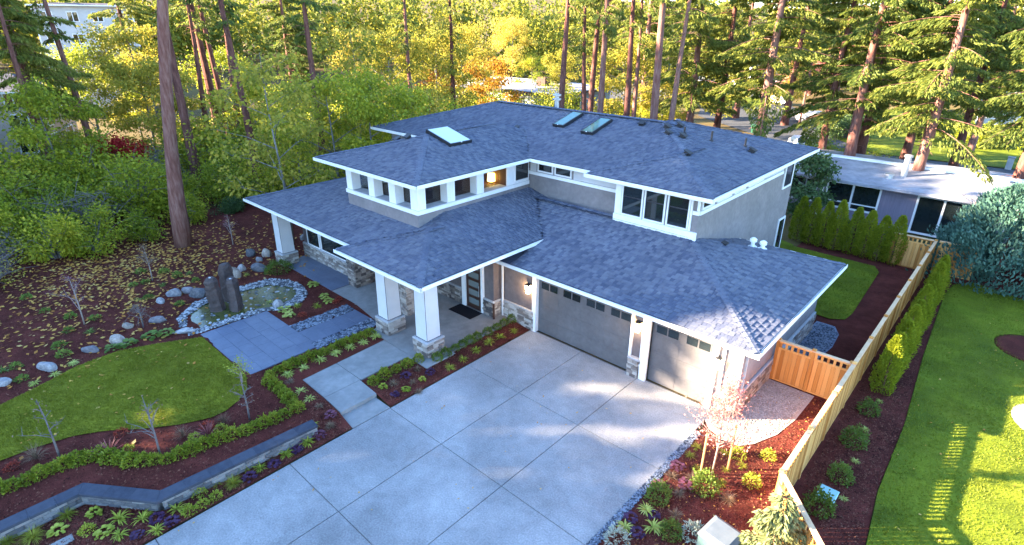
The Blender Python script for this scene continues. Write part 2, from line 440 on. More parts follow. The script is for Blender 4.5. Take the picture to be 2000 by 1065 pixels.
    # neighbours
    M['wall_lilac'] = mat_noise('lilac_board', [(.17, .15, .20), (.24, .21, .27)], 2, .8, .3, 30, .15, stretch=(9, 9, .4))
    M['roof_white'] = mat_noise('white_membrane', [(.26, .26, .30), (.38, .38, .42)], .8, .7, .1, 20, .2, stain=((.5, .75, 1.05), (3, .85, 1.05)))
    M['wall_grey'] = mat_noise('grey_siding', [(.20, .23, .25), (.27, .30, .32)], 2, .8)
    M['wall_beige'] = mat_noise('beige_siding', [(.38, .30, .26), (.48, .39, .35)], 2, .85)
    M['wall_pale'] = mat_noise('pale_render', [(.42, .42, .42), (.52, .52, .51)], 1, .85)
    M['roof_dark'] = mat_noise('dark_roofing', [(.045, .045, .065), (.085, .08, .105)], 3, .9, .3, 30, .15)
    M['car_paint'] = mat_plain('white_car_paint', (.75, .76, .77), .25, 0, .6)
    M['tyre'] = mat_plain('tyre', (.015, .015, .015), .8)
    M['metal'] = mat_plain('galvanised', (.45, .47, .50), .4, .7)
    M['bin_green'] = mat_plain('green_plastic', (.012, .075, .045), .45)
    M['tx_green'] = mat_noise('utility_green', [(.055, .10, .105), (.075, .125, .125)], 3, .55)
    M['tx_top'] = mat_noise('utility_lid', [(.075, .095, .115), (.11, .13, .15)], 3, .6)
    M['lid_blue'] = mat_plain('pale_blue_lid', (.25, .48, .50), .5)
    M['stake'] = mat_noise('wood_stake', [(.30, .17, .07), (.42, .27, .13)], 5, .8, 0, None, .2, stretch=(3, 3, .5))
    M['sign_yellow'] = mat_plain('sticker_yellow', (.75, .55, .03), .5)
setup_materials()
P_TUFT = [(-2.77, -17.04), (-2.58, -17.84), (-2.89, -18.35), (-0.6, -13.3), (-1.03, -13.7), (-1.04, -12.74)]
P_LIME = [(-2.31, -16.49), (-2.3, -17.34), (-1.36, -16.48)]
P_STRAP = [(-1.59, -16.07), (-1.14, -15.61), (-0.4, -15.48), (-0.8, -14.84), (-0.98, -16.24), (-1.06, -10.45), (-1.07, -11.3), (-0.64, -11.61), (-0.62, -12.44), (-0.64, -10.84)]
P_EUON = [(-0.92, -14.16), (-0.46, -13.87), (-0.43, -14.62), (-0.42, -14.25), (-1.76, -16.78)]
P_PURP = [(-0.83, -15.34), (-0.42, -15.11), (-0.61, -15.9), (-0.48, -12.85), (-0.45, -12.07), (-0.55, -11.23)]
P_PINK = [(-0.94, -10.93), (-0.6, -10.4), (-1.17, -9.63)]
P_BROWN = [(-0.76, -9.89), (-0.84, -12.03), (-1.9, -9.64), (-4.1, -9.6)]
P_HOSTA = [(-4.64, -9.39), (-4.64, -8.76), (-4.68, -7.97), (-4.63, -7.28), (-4.62, -6.6), (-4.56, -5.97), (-4.57, -5.33), (-3.24, -9.62), (-2.57, -9.64)]
W_HEDGE = [(-1.8, -7.37), (-1.83, -6.83), (-1.82, -6.29), (-1.82, -5.73), (-1.75, -5.2)]
W_HEDGE2 = [(-1.25, -4.63), (-1.28, -4.12), (-1.3, -3.58), (-1.29, -3.18), (-1.27, -2.74), (-1.26, -2.32), (-1.24, -1.69), (-1.26, -1.08), (-1.29, -0.58), (-1.24, -0.07)]
W_YEL = [(-0.51, -4.59), (-0.53, -3.83), (-0.67, -2.98), (-0.7, -2.14), (-0.65, -1.49), (-0.61, -0.65)]
W_PURP = [(-1.24, -6.26), (-0.75, -5.41), (-0.63, -7.25)]
W_BROWN = [(-1.26, -5.65), (-1.17, -6.9), (-0.74, -6.32), (-0.15, -6.49)]
W_LIME = [(-1.27, -7.31), (-0.61, -6.74), (-0.65, -5.91)]
U_CORD = [(-4.26, -15.51), (-2.87, -13.05)]
U_MOUND = [(-4.63, -15.62), (-4.03, -15.07), (-2.99, -13.42), (-2.97, -12.65)]
U_SAP = [(-5.03, -16.63), (-2.96, -14.47), (-2.84, -11.73)]
U_TAUPE = [(-3.43, -13.65), (-3.25, -12.4), (-5.67, -17.13)]
U_RED = [(-5.06, -14.99), (-5.71, -17.7), (-3.34, -12.92)]
L_GREEN = [(-13.18, -15.01), (-12.21, -15.08), (-11.28, -16.58), (-13.68, -13.84), (-14.45, -14.44), (-15.89, -14.04), (-14.92, -13.33), (-15.93, -11.27), (-15.93, -10.85), (-18.16, -10.88), (-18.18, -10.33), (-17.24, -9.82), (-17.93, -8.84), (-19.0, -9.17), (-19.89, -10.05), (-17.82, -8.27), (-16.57, -8.39), (-14.17, -10.04), (-17.42, -14.71), (-12.6, -16.96), (-12.53, -16.55), (-19.78, -15.0)]
L_HELL = [(-11.39, -12.14), (-11.32, -11.58), (-11.34, -13.58), (-11.2, -13.04)]
L_PALE = [(-11.19, -14.96), (-10.68, -16.29), (-10.76, -15.63)]
L_MAPLE = [(-12.65, -12.06), (-14.65, -13.8), (-18.31, -9.95)]
L_SAPR = [(-20.56, -4.71)]
B_HOSTA = [(-11.48, -4.44), (-9.77, -4.76), (-9.18, -4.91), (-9.87, -6.81), (-9.24, -6.94)]
B_YEL = [(-9.12, -5.53), (-9.85, -6.21), (-11.19, -6.93), (-15.34, -6.23)]
B_RED = [(-8.79, -6.52), (-8.85, -4.68), (-9.04, -4.39)]
B_MOUND = [(-14.69, -4.68)]
ROCKS = [((-11.54, -15.74), (1.0, 0.42, 0.35), 0), ((-11.82, -14.24), (0.75, 0.4, 0.3), 1), ((-11.82, -13.23), (0.85, 0.45, 0.38), 2), ((-11.05, -10.93), (1.05, 0.4, 0.22), 0), ((-12.86, -11.38), (0.75, 0.4, 0.3), 1), ((-13.04, -12.52), (0.5, 0.4, 0.25), 2), ((-15.55, -9.83), (0.8, 0.5, 0.45), 0), ((-15.39, -9.18), (0.7, 0.4, 0.35), 1), ((-14.55, -8.97), (1.0, 0.65, 0.55), 3), ((-15.06, -10.6), (0.45, 0.35, 0.3), 0), ((-11.48, -17.12), (0.7, 0.4, 0.3), 0), ((-15.54, -6.7), (0.6, 0.5, 0.7), 2), ((-16.12, -6.11), (0.45, 0.35, 0.45), 0), ((-18.0, -4.76), (0.6, 0.5, 0.5), 3), ((-17.22, -4.13), (0.6, 0.5, 0.55), 2), ((-16.78, -4.8), (0.4, 0.35, 0.35), 0), ((-15.49, -5.42), (0.9, 0.6, 0.5), 3), ((-10.49, -6.81), (0.55, 0.45, 0.45), 0), ((-18.17, -1.24), (0.5, 0.4, 0.5), 0)]
R_BOX = [(9.16, -4.97), (10.03, -3.75), (10.08, -5.9)]
R_TUFT = [(9.49, -3.08), (10.16, -2.52), (10.49, -2.0), (9.03, -2.68), (9.02, -2.16), (9.8, -1.81), (10.29, -3.17)]
R_SHRUB = [(10.18, -1.62), (10.94, -1.02), (10.99, -2.52)]
R_PINK = [(9.54, -4.0), (8.94, -4.56), (8.99, -3.45)]
R_BROWN = [(9.03, -3.95), (9.56, -3.61), (9.57, -4.45), (10.74, -3.66), (9.88, -5.23)]
R_STRAP = [(9.16, -5.65), (9.61, -6.05), (9.03, -6.59)]
R_PURP = [(9.39, -6.53), (8.98, -6.19), (9.42, -5.66)]
R_PALE = [(9.13, -7.16), (10.54, -5.59)]
X_BOX = [(12.81, -2.2), (12.92, -0.45), (12.81, 1.58), (12.73, 3.85)]
X_TUFT = [(13.23, -1.28), (13.08, 0.71), (12.91, 2.67), (12.9, 4.83)]
BARE_FIR = [(-34.9, -1.2), (-42.0, 2.8), (-45.3, 5.4), (-47.0, 6.7), (-51.1, 7.1), (-41.0, 5.3), (-29.6, 1.4), (-25.7, 5.0), (-42.4, -6.2), (-39.0, -10.0), (-16.2, 22.2), (-17.3, 27.5), (-18.6, 30.3), (-11.7, 21.7), (-12.6, 27.0), (-13.5, 30.0), (-7.0, 22.2), (-7.2, 24.3), (-30.1, 22.8), (-29.8, 16.9)]
LOW_FIR = [(-10.5, 35.0), (-9.7, 39.8), (-3.6, 34.6), (1.0, 37.0), (3.9, 33.6), (3.0, 41.6), (6.7, 40.2), (8.9, 31.4), (14.3, 32.7), (9.6, 46.5), (-11.7, 66.7), (-19.2, 68.3), (-0.6, 61.2), (4.9, 67.1), (-25.5, 52.0), (9.7, 57.5), (-42.8, -8.9), (-77.1, 7.6), (-32.8, 53.3), (-56.6, 19.3), (-9.4, 79.8)]
MAPLE = [(-24.7, 2.5), (-29.2, 10.8), (-32.4, 16.7), (-32.8, 22.8), (-48.7, 43.9), (-51.7, 54.9), (-20.1, 2.7), (-18.1, -2.1), (-20.4, 6.0), (-21.1, 10.2), (-21.7, 12.6), (-50.6, 58.6), (-41.2, -1.2), (-38.7, 5.8), (-55.2, 10.4), (-18.1, 35.4), (-16.6, 40.9), (-50.5, 25.7), (-47.2, 39.7), (-40.6, 53.8), (-54.0, -3.0), (-36.9, -9.7), (-62.8, 3.0), (-45.2, -0.8), (-13.6, 49.0), (-13.9, 73.3)]

# ================================================================== SETTING
def S01(t):
    t = min(1, max(0, t)); return t * t * (3 - 2 * t)
def hb(x, y):                      # upper garden: level with the patio, higher behind the retaining wall
    return .17 + .28 * S01((-9.5 - y) / 4)
def hg(x, y):
    d = math.hypot(x, y)
    return -.08 + .2 * S01((-19 - x) / 8) + max(0, -x - 60) * .05 + max(0, d - 95) * .03
def struct(o):
    o['kind'] = 'structure'; return o
def stuff(o, label, cat):
    return tag(o, label, cat, kind='stuff')

def big_ground():
    c = np.concatenate([np.arange(-600, -120, 40), np.arange(-120, 120, 4), np.arange(120, 601, 40)]).astype(float)
    n = len(c)
    X, Y = np.meshgrid(c, c)
    Z = np.array([hg(x, y) for x, y in zip(X.ravel(), Y.ravel())])
    V = np.stack([X.ravel(), Y.ravel(), Z], 1)
    i = np.arange(n - 1)
    I, J = np.meshgrid(i, i)
    a = (J * n + I).ravel()
    F = np.stack([a, a + 1, a + n + 1, a + n], 1)
    struct(link('ground', npmesh('ground', V, F, M['soil'], True)))
big_ground()

# --- driveway: separate concrete slabs with saw-cut joints
def driveway():
    root = struct(empty('driveway', (4.2, -8, 0)))
    MB().box(-.2, 8.58, -40, .2, -.3, -.03).build('slab_bed', M['mortar'], root)
    xs = [-.2, 2.64, 5.42, 8.58]
    ys = [-40, -31.2, -27.3, -23.4, -19.5, -15.6, -11.7, -7.8, -3.9, .12]
    g = .011
    for i in range(3):
        for j in range(len(ys) - 1):
            MB().bbox(xs[i] + g, xs[i + 1] - g, ys[j] + g, ys[j + 1] - g, -.12, random.uniform(-.001, .001), .008).build('concrete_slab', M['aggregate'], root)
driveway()

# --- walkway and porch floor
def walkway():
    root = struct(empty('walkway', (-3, -7, 0)))
    z = .16
    g = .008
    for poly in ([(-4.12, -5.22), (-2.30, -5.22), (-2.30, -7.62), (-4.02, -7.62)],
                 [(-4.02, -7.64), (-2.32, -7.64), (-2.32, -9.20), (-3.95, -9.16)],
                 [(-2.30, -7.66), (-1.10, -7.74), (-1.10, -9.27), (-2.30, -9.20)]):
        MB().prism(poly, -.1, z).build('paving_slab', M['concrete'], root)
    MB().bbox(-1.095, -.215, -9.36, -7.78, -.1, .006, .006).build('paving_slab', M['concrete'], root)
    pf = struct(empty('porch_floor', (-3, -2.5, 0)))
    MB().box(-1.36, -1.18, -5.3, -5.15 + .0, -.1, .1)
    MB().prism([(-10.2, -4.15), (-8.0, -4.15), (-5.35, -4.55), (-5.2, -5.2), (-1.2, -5.2), (-1.2, .1), (-2.1, .1), (-2.1, -.4), (-9.6, -.4), (-9.6, -3.0), (-10.2, -3.0)], -.1, z).build('porch_slab', M['concrete'], pf)
    # plinth pad below the corner column
    MB().bbox(-2.5, -1.05, -5.35, -3.8, -.1, .155, .01).build('column_pad', M['concrete'], pf)
walkway()

# --- bluestone patio: running tiles with joints
PATIO = [(-10.42, -10.5), (-5.72, -10.5), (-5.62, -4.5), (-7.32, -4.45), (-7.45, -7.42), (-10.42, -7.45)]
def tiles(root, x0, x1, y0, y1, z, w, d, poly=None, name='stone_tile'):
    MB().box(x0, x1, y0, y1, z - .12, z - .016).build('joint_bed', M['bluestone'], root)
    y = y0; r = 0
    while y < y1 - .05:
        ye = min(y + d, y1)
        x = x0 - (w * (.5 if r % 2 else .15))
        while x < x1:
            ww = w * random.choice([.75, 1, 1, 1.3])
            a, b = max(x, x0), min(x + ww, x1)
            if b - a > .06:
                t = random.uniform(-.002, .002)
                MB().bbox(a + .004, b - .004, y + .004, ye - .004, z - .05, z + t, .004).build(name, M['bluestone'], root)
            x += ww
        y = ye; r += 1
def patio():
    root = struct(empty('patio', (-8, -8, .2)))
    tiles(root, -10.42, -5.70, -10.5, -7.45, .215, 1.1, .61)
    tiles(root, -7.42, -6.12, -7.44, -4.5, .215, 1.3, .74)
    p2 = struct(empty('porch_paving', (-13, -3.2, .2)))
    tiles(p2, -15.6, -10.22, -4.1, -2.47, .20, 1.1, .55)
patio()

# --- planting beds, lawns
UPPER = [(-4.14, -5.2), (-3.97, -9.17), (-4.6, -9.75), (-2.2, -10.0), (-1.12, -10.3), (-1.27, -15.05), (-3.27, -16.48), (-3.27, -30), (-34, -30), (-34, 9), (-16, 9), (-16, -2.4), (-10.2, -2.4), (-10.2, -4.1), (-8.0, -4.1), (-5.4, -4.5), (-5.2, -5.2)]
struct(sheet('garden_bed', UPPER, hb, M['mulch'], .55, .012))
def hl(x, y):
    up = .14 * S01((-.35 - x) / 1.1)
    return .025 + up * S01((y + 11.5) / 1.3) + .03 * S01((-.3 - x) / 1)
struct(sheet('lower_bed', [(-.215, -9.38), (-1.1, -9.3), (-3.97, -9.18), (-4.6, -9.75), (-2.2, -10.0), (-1.12, -10.3), (-.98, -15.12), (-2.96, -16.55), (-2.96, -40), (-.215, -40)], hl, M['mulch'], .5, .01))
def hr(x, y): return .02 + .10 * S01((-.3 - x) / .9)
struct(sheet('walkway_bed', [(-.215, .1), (-.215, -7.76), (-1.08, -7.72), (-2.28, -7.62), (-2.28, -5.24), (-1.18, -5.2), (-1.18, .1)], hr, M['mulch'], .4, .01))
struct(sheet('side_bed', [(8.77, -40), (8.77, -1.5), (8.55, .1), (9.2, .3), (9.2, 9), (5.2, 9.2), (5.2, 21.5), (11.95, 21.5), (11.95, -3.75), (15.4, -7.8), (30, -20), (30, -40)], lambda x, y: .0, M['mulch'], .7, .012))
struct(sheet('fence_bed', [(11.97, -3.72), (15.45, -7.75), (15.6, -7.2), (14.7, -4.8), (14.13, -2.66), (13.90, -.26), (13.84, 3.9), (13.5, 9.4), (13.15, 17.5), (13.3, 19.3), (14.07, 20.4), (16.3, 19.4), (20, 20), (20, 25), (11.97, 25)], lambda x, y: .0, M['mulch'], .6, .012))
LAWN_L = [(-10.02, -10.56), (-5.70, -10.58), (-4.75, -10.95), (-4.2, -11.5), (-3.85, -12.1), (-3.75, -12.6), (-4.1, -13.5), (-4.8, -14.45), (-5.55, -15.25), (-6.05, -16.1), (-6.3, -17.2), (-6.4, -20), (-6.6, -26), (-9.2, -26), (-9.6, -19), (-9.95, -17.2), (-10.3, -16.2), (-10.85, -14.9), (-10.95, -13.6), (-10.55, -12.2)]
struct(sheet('front_lawn', LAWN_L, lambda x, y: hb(x, y) + .035, M['lawn_left'], .35, .012))
LAWN_R = [(14.15, -2.66), (14.6, -4.5), (15.4, -7.2), (40, -30), (60, 0), (60, 26), (20, 24), (19, 19.9), (16.3, 19.4), (14.07, 20.35), (13.35, 19.2), (13.2, 17.5), (13.52, 9.4), (13.86, 3.9), (13.92, -.26)]
struct(sheet('neighbour_lawn', LAWN_R, lambda x, y: .035, M['lawn'], .8, .012))
LAWN_B = [(4.8, 19.3), (5.3, 10.6), (8.2, 10.6), (9.6, 10.5), (10.15, 10.9), (10.25, 11.8), (10.0, 18.4), (9.6, 19.2)]
struct(sheet('side_lawn', LAWN_B, lambda x, y: .04, M['lawn'], .4, .012))
struct(sheet('gravel_path', [(8.6, .2), (9.2, .3), (9.2, 3.5), (11.0, 3.5), (10.95, 1.6), (10.75, .3), (10.35, -.7), (10.0, -1.15), (9.5, -1.2), (8.9, -1.0), (8.55, -.6)], lambda x, y: .02, M['fine_gravel'], .3, .006))
struct(sheet('side_gravel', [(9.2, 3.7), (9.2, 9.9), (10.0, 9.9), (10.35, 9.2), (10.45, 7.8), (10.3, 6.5), (10.2, 3.7)], lambda x, y: .02, M['blue_gravel'], .3, .006))
struct(sheet('hedge_lawn_strip', [(3.0, 20.6), (5.0, 19.6), (5.2, 17), (3, 17)], lambda x, y: .03, M['lawn'], .5, .01))

# --- grass blades, mulch chips, fallen leaves, pebbles (uncountable)
def scatter_in(poly, n):
    xs = [p[0] for p in poly]; ys = [p[1] for p in poly]
    x = rng.uniform(min(xs), max(xs), n * 3); y = rng.uniform(min(ys), max(ys), n * 3)
    k = inpoly(x, y, poly)
    return x[k][:n], y[k][:n]
def blades(name, poly, n, hf, mat, label, h=.05):
    x, y = scatter_in(poly, n)
    n = len(x)
    z = np.array([hf(a, b) for a, b in zip(x, y)])
    t = rng.uniform(0, 2 * np.pi, n); w = rng.uniform(.012, .022, n); hh = rng.uniform(.5, 1.2, n) * h
    l = rng.uniform(-.04, .04, (n, 2))
    V = np.zeros((n, 3, 3))
    V[:, 0] = np.stack([x - np.cos(t) * w, y - np.sin(t) * w, z - .005], 1)
    V[:, 1] = np.stack([x + np.cos(t) * w, y + np.sin(t) * w, z - .005], 1)
    V[:, 2] = np.stack([x + l[:, 0], y + l[:, 1], z + hh], 1)
    o = link(name, npmesh(name, V.reshape(-1, 3), np.arange(n * 3).reshape(-1, 3), mat))
    stuff(o, label, 'grass')
blades('grass', LAWN_L, 60000, lambda x, y: hb(x, y) + .035, M['blade_left'], 'short mossy grass of the curved front lawn beside the patio')
blades('grass', [(14.15, -2.66), (14.6, -4.5), (15.4, -7.2), (22, -8), (24, 22), (19, 19.9), (16.3, 19.4), (14.07, 20.35), (13.35, 19.2), (13.2, 17.5), (13.52, 9.4), (13.86, 3.9), (13.92, -.26)], 90000, lambda x, y: .035, M['blade'], 'bright green grass of the lawn right of the cedar fence', .05)
blades('grass', LAWN_B, 16000, lambda x, y: .04, M['blade'], 'short green grass strip between house and cedar fence')

def flakes(name, poly, n, hf, mat, size, label, cat, up=.01, tilt=.5, excl=()):
    x, y = scatter_in(poly, n)
    for e in excl:
        k = ~inpoly(x, y, e); x, y = x[k], y[k]
    n = len(x)
    z = np.array([hf(a, b) for a, b in zip(x, y)]) + up + rng.uniform(0, .012, n)
    t = rng.uniform(0, 2 * np.pi, n); s = rng.uniform(.6, 1.3, n) * size
    ax = np.stack([np.cos(t), np.sin(t), rng.uniform(-tilt, tilt, n)], 1) * s[:, None]
    ay = np.stack([-np.sin(t), np.cos(t), rng.uniform(-tilt, tilt, n)], 1) * (s * rng.uniform(.35, .75, n))[:, None]
    P = np.stack([x, y, z], 1)
    V = np.stack([P - ax, P - ay * .9 + ax * .1, P + ax, P + ay * .9 + ax * .1], 1)
    o = link(name, npmesh(name, V.reshape(-1, 3), np.arange(n * 4).reshape(-1, 4), mat))
    return stuff(o, label, cat)
POND = [(-11.2, -11.1), (-12.8, -10.6), (-13.9, -9.4), (-14.1, -8.2), (-14.0, -6.9), (-13.85, -5.6), (-12.9, -5.0), (-11.9, -4.85), (-10.8, -5.1), (-10.1, -5.8), (-9.95, -6.9), (-10.35, -7.4), (-10.5, -8.5), (-10.55, -10.2), (-10.6, -10.9)]
flakes('mulch_chips', [(-26, -24), (-3.3, -24), (-3.3, -16.4), (-1.3, -15), (-1.15, -10.4), (-2.2, -10.1), (-5, -10), (-5.4, -5), (-10.2, -4.2), (-16, -4.2), (-16, 2), (-26, 2)], 42000, hb, M['chip'], .035, 'dark red brown bark chips covering the upper garden bed', 'mulch', excl=(LAWN_L, PATIO, POND))
flakes('mulch_chips', [(-.23, -9.4), (-3.9, -9.25), (-2.2, -10.0), (-1.05, -10.35), (-1.0, -15.1), (-2.9, -16.6), (-2.9, -20), (-.23, -20)], 9000, hl, M['chip'], .03, 'dark bark chips in the bed below the retaining wall', 'mulch')
flakes('mulch_chips', [(-.23, .0), (-.23, -7.7), (-2.2, -7.55), (-2.2, -5.3), (-1.2, -5.2), (-1.2, 0)], 3500, hr, M['chip'], .03, 'red brown bark chips in the bed beside the porch', 'mulch')
flakes('mulch_chips', [(8.9, -9), (8.9, -1.2), (10, -1.3), (10.9, .3), (11.1, 3.5), (11.9, 3.5), (11.9, -1.8), (13, -9)], 9000, lambda x, y: 0, M['chip'], .03, 'brown bark chips in the bed inside the cedar fence', 'mulch')
flakes('mulch_chips', [(12.1, -1.6), (14, -4), (13.8, 3.9), (13.4, 9.4), (13.1, 17), (12.1, 20)], 11000, lambda x, y: 0, M['chip'], .03, 'dark bark chips along the outer side of the cedar fence', 'mulch')
# fallen leaves thin out away from the wood
def leaves():
    xs, ys = [], []
    for cx, cy, sx, sy, n in ((-22, -9, 3.2, 3.0, 1500), (-20, -13, 3, 2.2, 650), (-16, -12, 2.6, 3, 330), (-19, -5, 3, 2.5, 420), (-13, -14.5, 2.2, 2, 110), (-9, -15, 2.3, 2.5, 26), (-24, -12, 2, 3, 300)):
        xs.append(rng.normal(cx, sx, n)); ys.append(rng.normal(cy, sy, n))
    x = np.concatenate(xs); y = np.concatenate(ys)
    k = inpoly(x, y, UPPER) & ~inpoly(x, y, PATIO)
    x, y = x[k], y[k]; n = len(x)
    z = np.array([hb(a, b) for a, b in zip(x, y)]) + .045
    t = rng.uniform(0, 6.28, n); s = rng.uniform(.06, .13, n)
    ax = np.stack([np.cos(t), np.sin(t), rng.uniform(-.3, .3, n)], 1) * s[:, None]
    ay = np.stack([-np.sin(t), np.cos(t), rng.uniform(-.3, .3, n)], 1) * (s * .6)[:, None]
    P = np.stack([x, y, z], 1)
    V = np.stack([P - ax, P - ay, P + ax, P + ay], 1)
    o = link('fallen_leaves', npmesh('fallen_leaves', V.reshape(-1, 3), np.arange(n * 4).reshape(-1, 4), M['fallen']))
    stuff(o, 'yellow and tan maple leaves fallen on the mulch below the tall trunk', 'leaves')
leaves()

# pebbles: squashed octahedra, uneven
def pebbles(name, x, y, z, mat, size, label, cat='gravel'):
    n = len(x)
    base = np.array([(1, 0, 0), (0, 1, 0), (-1, 0, 0), (0, -1, 0), (.15, .1, .75), (0, 0, -.5), (.72, .7, .3), (-.72, .7, .25), (-.72, -.7, .3), (.72, -.7, .25)])
    f = np.array([(4, 0, 6), (4, 6, 1), (4, 1, 7), (4, 7, 2), (4, 2, 8), (4, 8, 3), (4, 3, 9), (4, 9, 0)])
    t = rng.uniform(0, 6.28, n); s = rng.uniform(.55, 1.35, n) * size
    V = base[None] * rng.uniform(.75, 1.25, (n, 10, 1)) * np.stack([s * rng.uniform(.9, 1.4, n), s * rng.uniform(.7, 1.1, n), s], 1)[:, None]
    c, q = np.cos(t)[:, None], np.sin(t)[:, None]
    V = np.stack([V[..., 0] * c - V[..., 1] * q, V[..., 0] * q + V[..., 1] * c, V[..., 2]], 2)
    V += np.stack([x, y, z], 1)[:, None]
    F = (f[None] + (np.arange(n) * 10)[:, None, None]).reshape(-1, 3)
    return stuff(link(name, npmesh(name, V.reshape(-1, 3), F, mat)), label, cat)
def rect_pebbles(name, poly, n, z, mat, size, label):
    x, y = scatter_in(poly, n)
    return pebbles(name, x, y, np.full(len(x), z) + rng.uniform(0, .02, len(x)), mat, size, label)
rect_pebbles('river_pebbles', [(-8.2, -7.42), (-7.44, -7.42), (-7.44, -4.5), (-8.2, -4.5)], 900, .2, M['pebble_blue'], .055, 'blue grey pebble strip between patio planting bed and stepping slabs')
rect_pebbles('river_pebbles', [(-6.1, -7.55), (-5.5, -7.6), (-5.4, -4.55), (-6.1, -4.5)], 800, .2, M['pebble_blue'], .055, 'blue grey pebble strip beside the box hedge and porch column')
rect_pebbles('edging_gravel', [(8.585, -12), (8.80, -12), (8.80, -1.4), (8.585, -1.4)], 2600, .0, M['pebble_blue'], .032, 'narrow blue gravel strip along the right driveway edge')

# --- pond
WATER = [(-11.35, -10.8), (-12.65, -10.3), (-13.3, -9.3), (-13.45, -8.2), (-13.45, -7.1), (-13.2, -6.0), (-12.5, -5.45), (-11.8, -5.25), (-11.0, -5.5), (-10.5, -6.2), (-10.5, -7.0), (-10.85, -7.6), (-10.95, -8.5), (-10.95, -10.0), (-10.95, -10.5)]
struct(MB().prism(WATER, .0, .195).build('pond', M['water']))
def pond_pebbles():
    x, y = scatter_in(POND, 6500)
    k = ~inpoly(x, y, [(a * .985 - 12.0 * .0 + (-12.1) * .015, b * .985 + (-8.2) * .015) for a, b in WATER])
    x, y = x[k], y[k]
    k2 = ~inpoly(x, y, PATIO); x, y = x[k2], y[k2]
    pebbles('river_pebbles', x, y, .19 + rng.uniform(0, .05, len(x)), M['pebble'], .062, 'pale river pebbles ringing the small garden pond', 'pebbles')
    x, y = scatter_in(WATER, 600)
    e = rng.uniform(0, 1, len(x)) < .16
    pebbles('pond_stones', x[e], y[e], np.full(e.sum(), .185), M['pebble'], .07, 'scattered stones lying in the shallow pond water', 'pebbles')
pond_pebbles()

# stray leaves on paving and lawns
flakes('stray_leaves', [(0, -16), (8.4, -16), (8.4, -.3), (0, -.3)], 60, lambda x, y: .0, M['fallen'], .045, 'few dry leaves lying on the driveway', 'leaves', .012, .3)
flakes('stray_leaves', LAWN_L, 60, lambda x, y: hb(x, y) + .05, M['fallen'], .07, 'scattered yellow leaves lying on the front lawn', 'leaves', .03, .3)
flakes('stray_leaves', [(14.2, -4), (20, -4), (20, 19), (13.6, 15)], 90, lambda x, y: .05, M['fallen'], .05, 'few pale leaves on the lawn right of the fence', 'leaves', .02, .3)
flakes('stray_leaves', [(8.9, -8), (11.9, -8), (11.9, 3.4), (9.4, 3.4)], 420, lambda x, y: .0, M['fallen'], .035, 'orange leaf litter on the bed round the pink tree', 'leaves', .03, .4)

rect_pebbles('path_gravel', [(8.7, .2), (9.15, .3), (9.15, 3.4), (10.9, 3.4), (10.85, 1.6), (10.65, .3), (10.25, -.65), (9.95, -1.05), (9.5, -1.1), (8.95, -.9)], 3800, .018, M['path_stone'], .026, 'fine pale gravel of the curved path to the gate')
rect_pebbles('side_pebbles', [(9.3, 3.8), (9.3, 9.8), (10.0, 9.8), (10.3, 9.2), (10.4, 7.8), (10.2, 6.5), (10.1, 3.8)], 2200, .018, M['pebble_blue'], .035, 'blue grey gravel patch beside the garage wall')

# ================================================================== THE HOUSE
SL = .27                                     # roof rise per horizontal metre
HOUSE = thing('house', 'large grey stucco house with blue grey shingle hip roofs and white trim', 'house', (-4, 5, 0))
ROOFS = {   # x0, x1, y0, y1, eave height
    'G': (-9.0, 9.8, -.45, 9.55, 3.2), 'A': (-17.3, -1.7, -4.7, 4.6, 3.8), 'B': (-6.72, -1.0, -5.45, 7.0, 3.8), 'C': (-9.0, -1.0, -4.7, 12.0, 3.8),
    'M': (-17.8, 5.745, 4.45, 15.95, 6.6), 'Y': (-.2, 5.75, 3.85, 12.0, 6.6), 'W': (-5.65, 5.74, 6.0, 17.1, 6.6), 'T': (-12.2, -4.2, -2.88, 10.0, 6.6)}
def rz_(k, x, y):
    x0, x1, y0, y1, z = ROOFS[k]
    return z + SL * min(x - x0, x1 - x, y - y0, y1 - y)
LOWBLOCK = [(-10.4, -4.81, -2.37, 5.2), (-16.8, 5.05, 5.17, 16.3), (1.1, 5.05, 4.45, 5.2)]
ENV = {'G': 'ABC', 'A': 'BGC', 'B': 'AGC', 'C': 'ABG', 'M': 'YWT', 'Y': 'MWT', 'W': 'MYT', 'T': 'MYW'}

def visible(k, x, y, z):
    for o in ENV[k]:
        x0, x1, y0, y1, zz = ROOFS[o]
        if x0 < x < x1 and y0 < y < y1:
            zo = rz_(o, x, y)
            if zo > z + .004 or (abs(zo - z) <= .006 and 'ACBGMTWY'.index(o) < 'ACBGMTWY'.index(k)): return False
    if k in 'GABC':
        for a, b, c, d in LOWBLOCK:
            if a + .02 < x < b - .02 and c + .02 < y < d - .02: return False
    if k == 'G' and x < -1.95 and y < 1.2: return False
    return True

def hip_faces(k):
    x0, x1, y0, y1, z = ROOFS[k]
    w, d = x1 - x0, y1 - y0
    h = min(w, d) / 2
    zr = z + SL * h
    p = [(x0, y0, z), (x1, y0, z), (x1, y1, z), (x0, y1, z)]
    if w >= d:
        a, b = (x0 + h, y0 + h, zr), (x1 - h, y0 + h, zr)
        return {'S': [p[0], p[1], b, a], 'E': [p[1], p[2], b], 'N': [p[2], p[3], a, b], 'W': [p[3], p[0], a]}
    a, b = (x0 + h, y0 + h, zr), (x0 + h, y1 - h, zr)
    return {'S': [p[0], p[1], a], 'E': [p[1], p[2], b, a], 'N': [p[2], p[3], b], 'W': [p[3], p[0], a, b]}

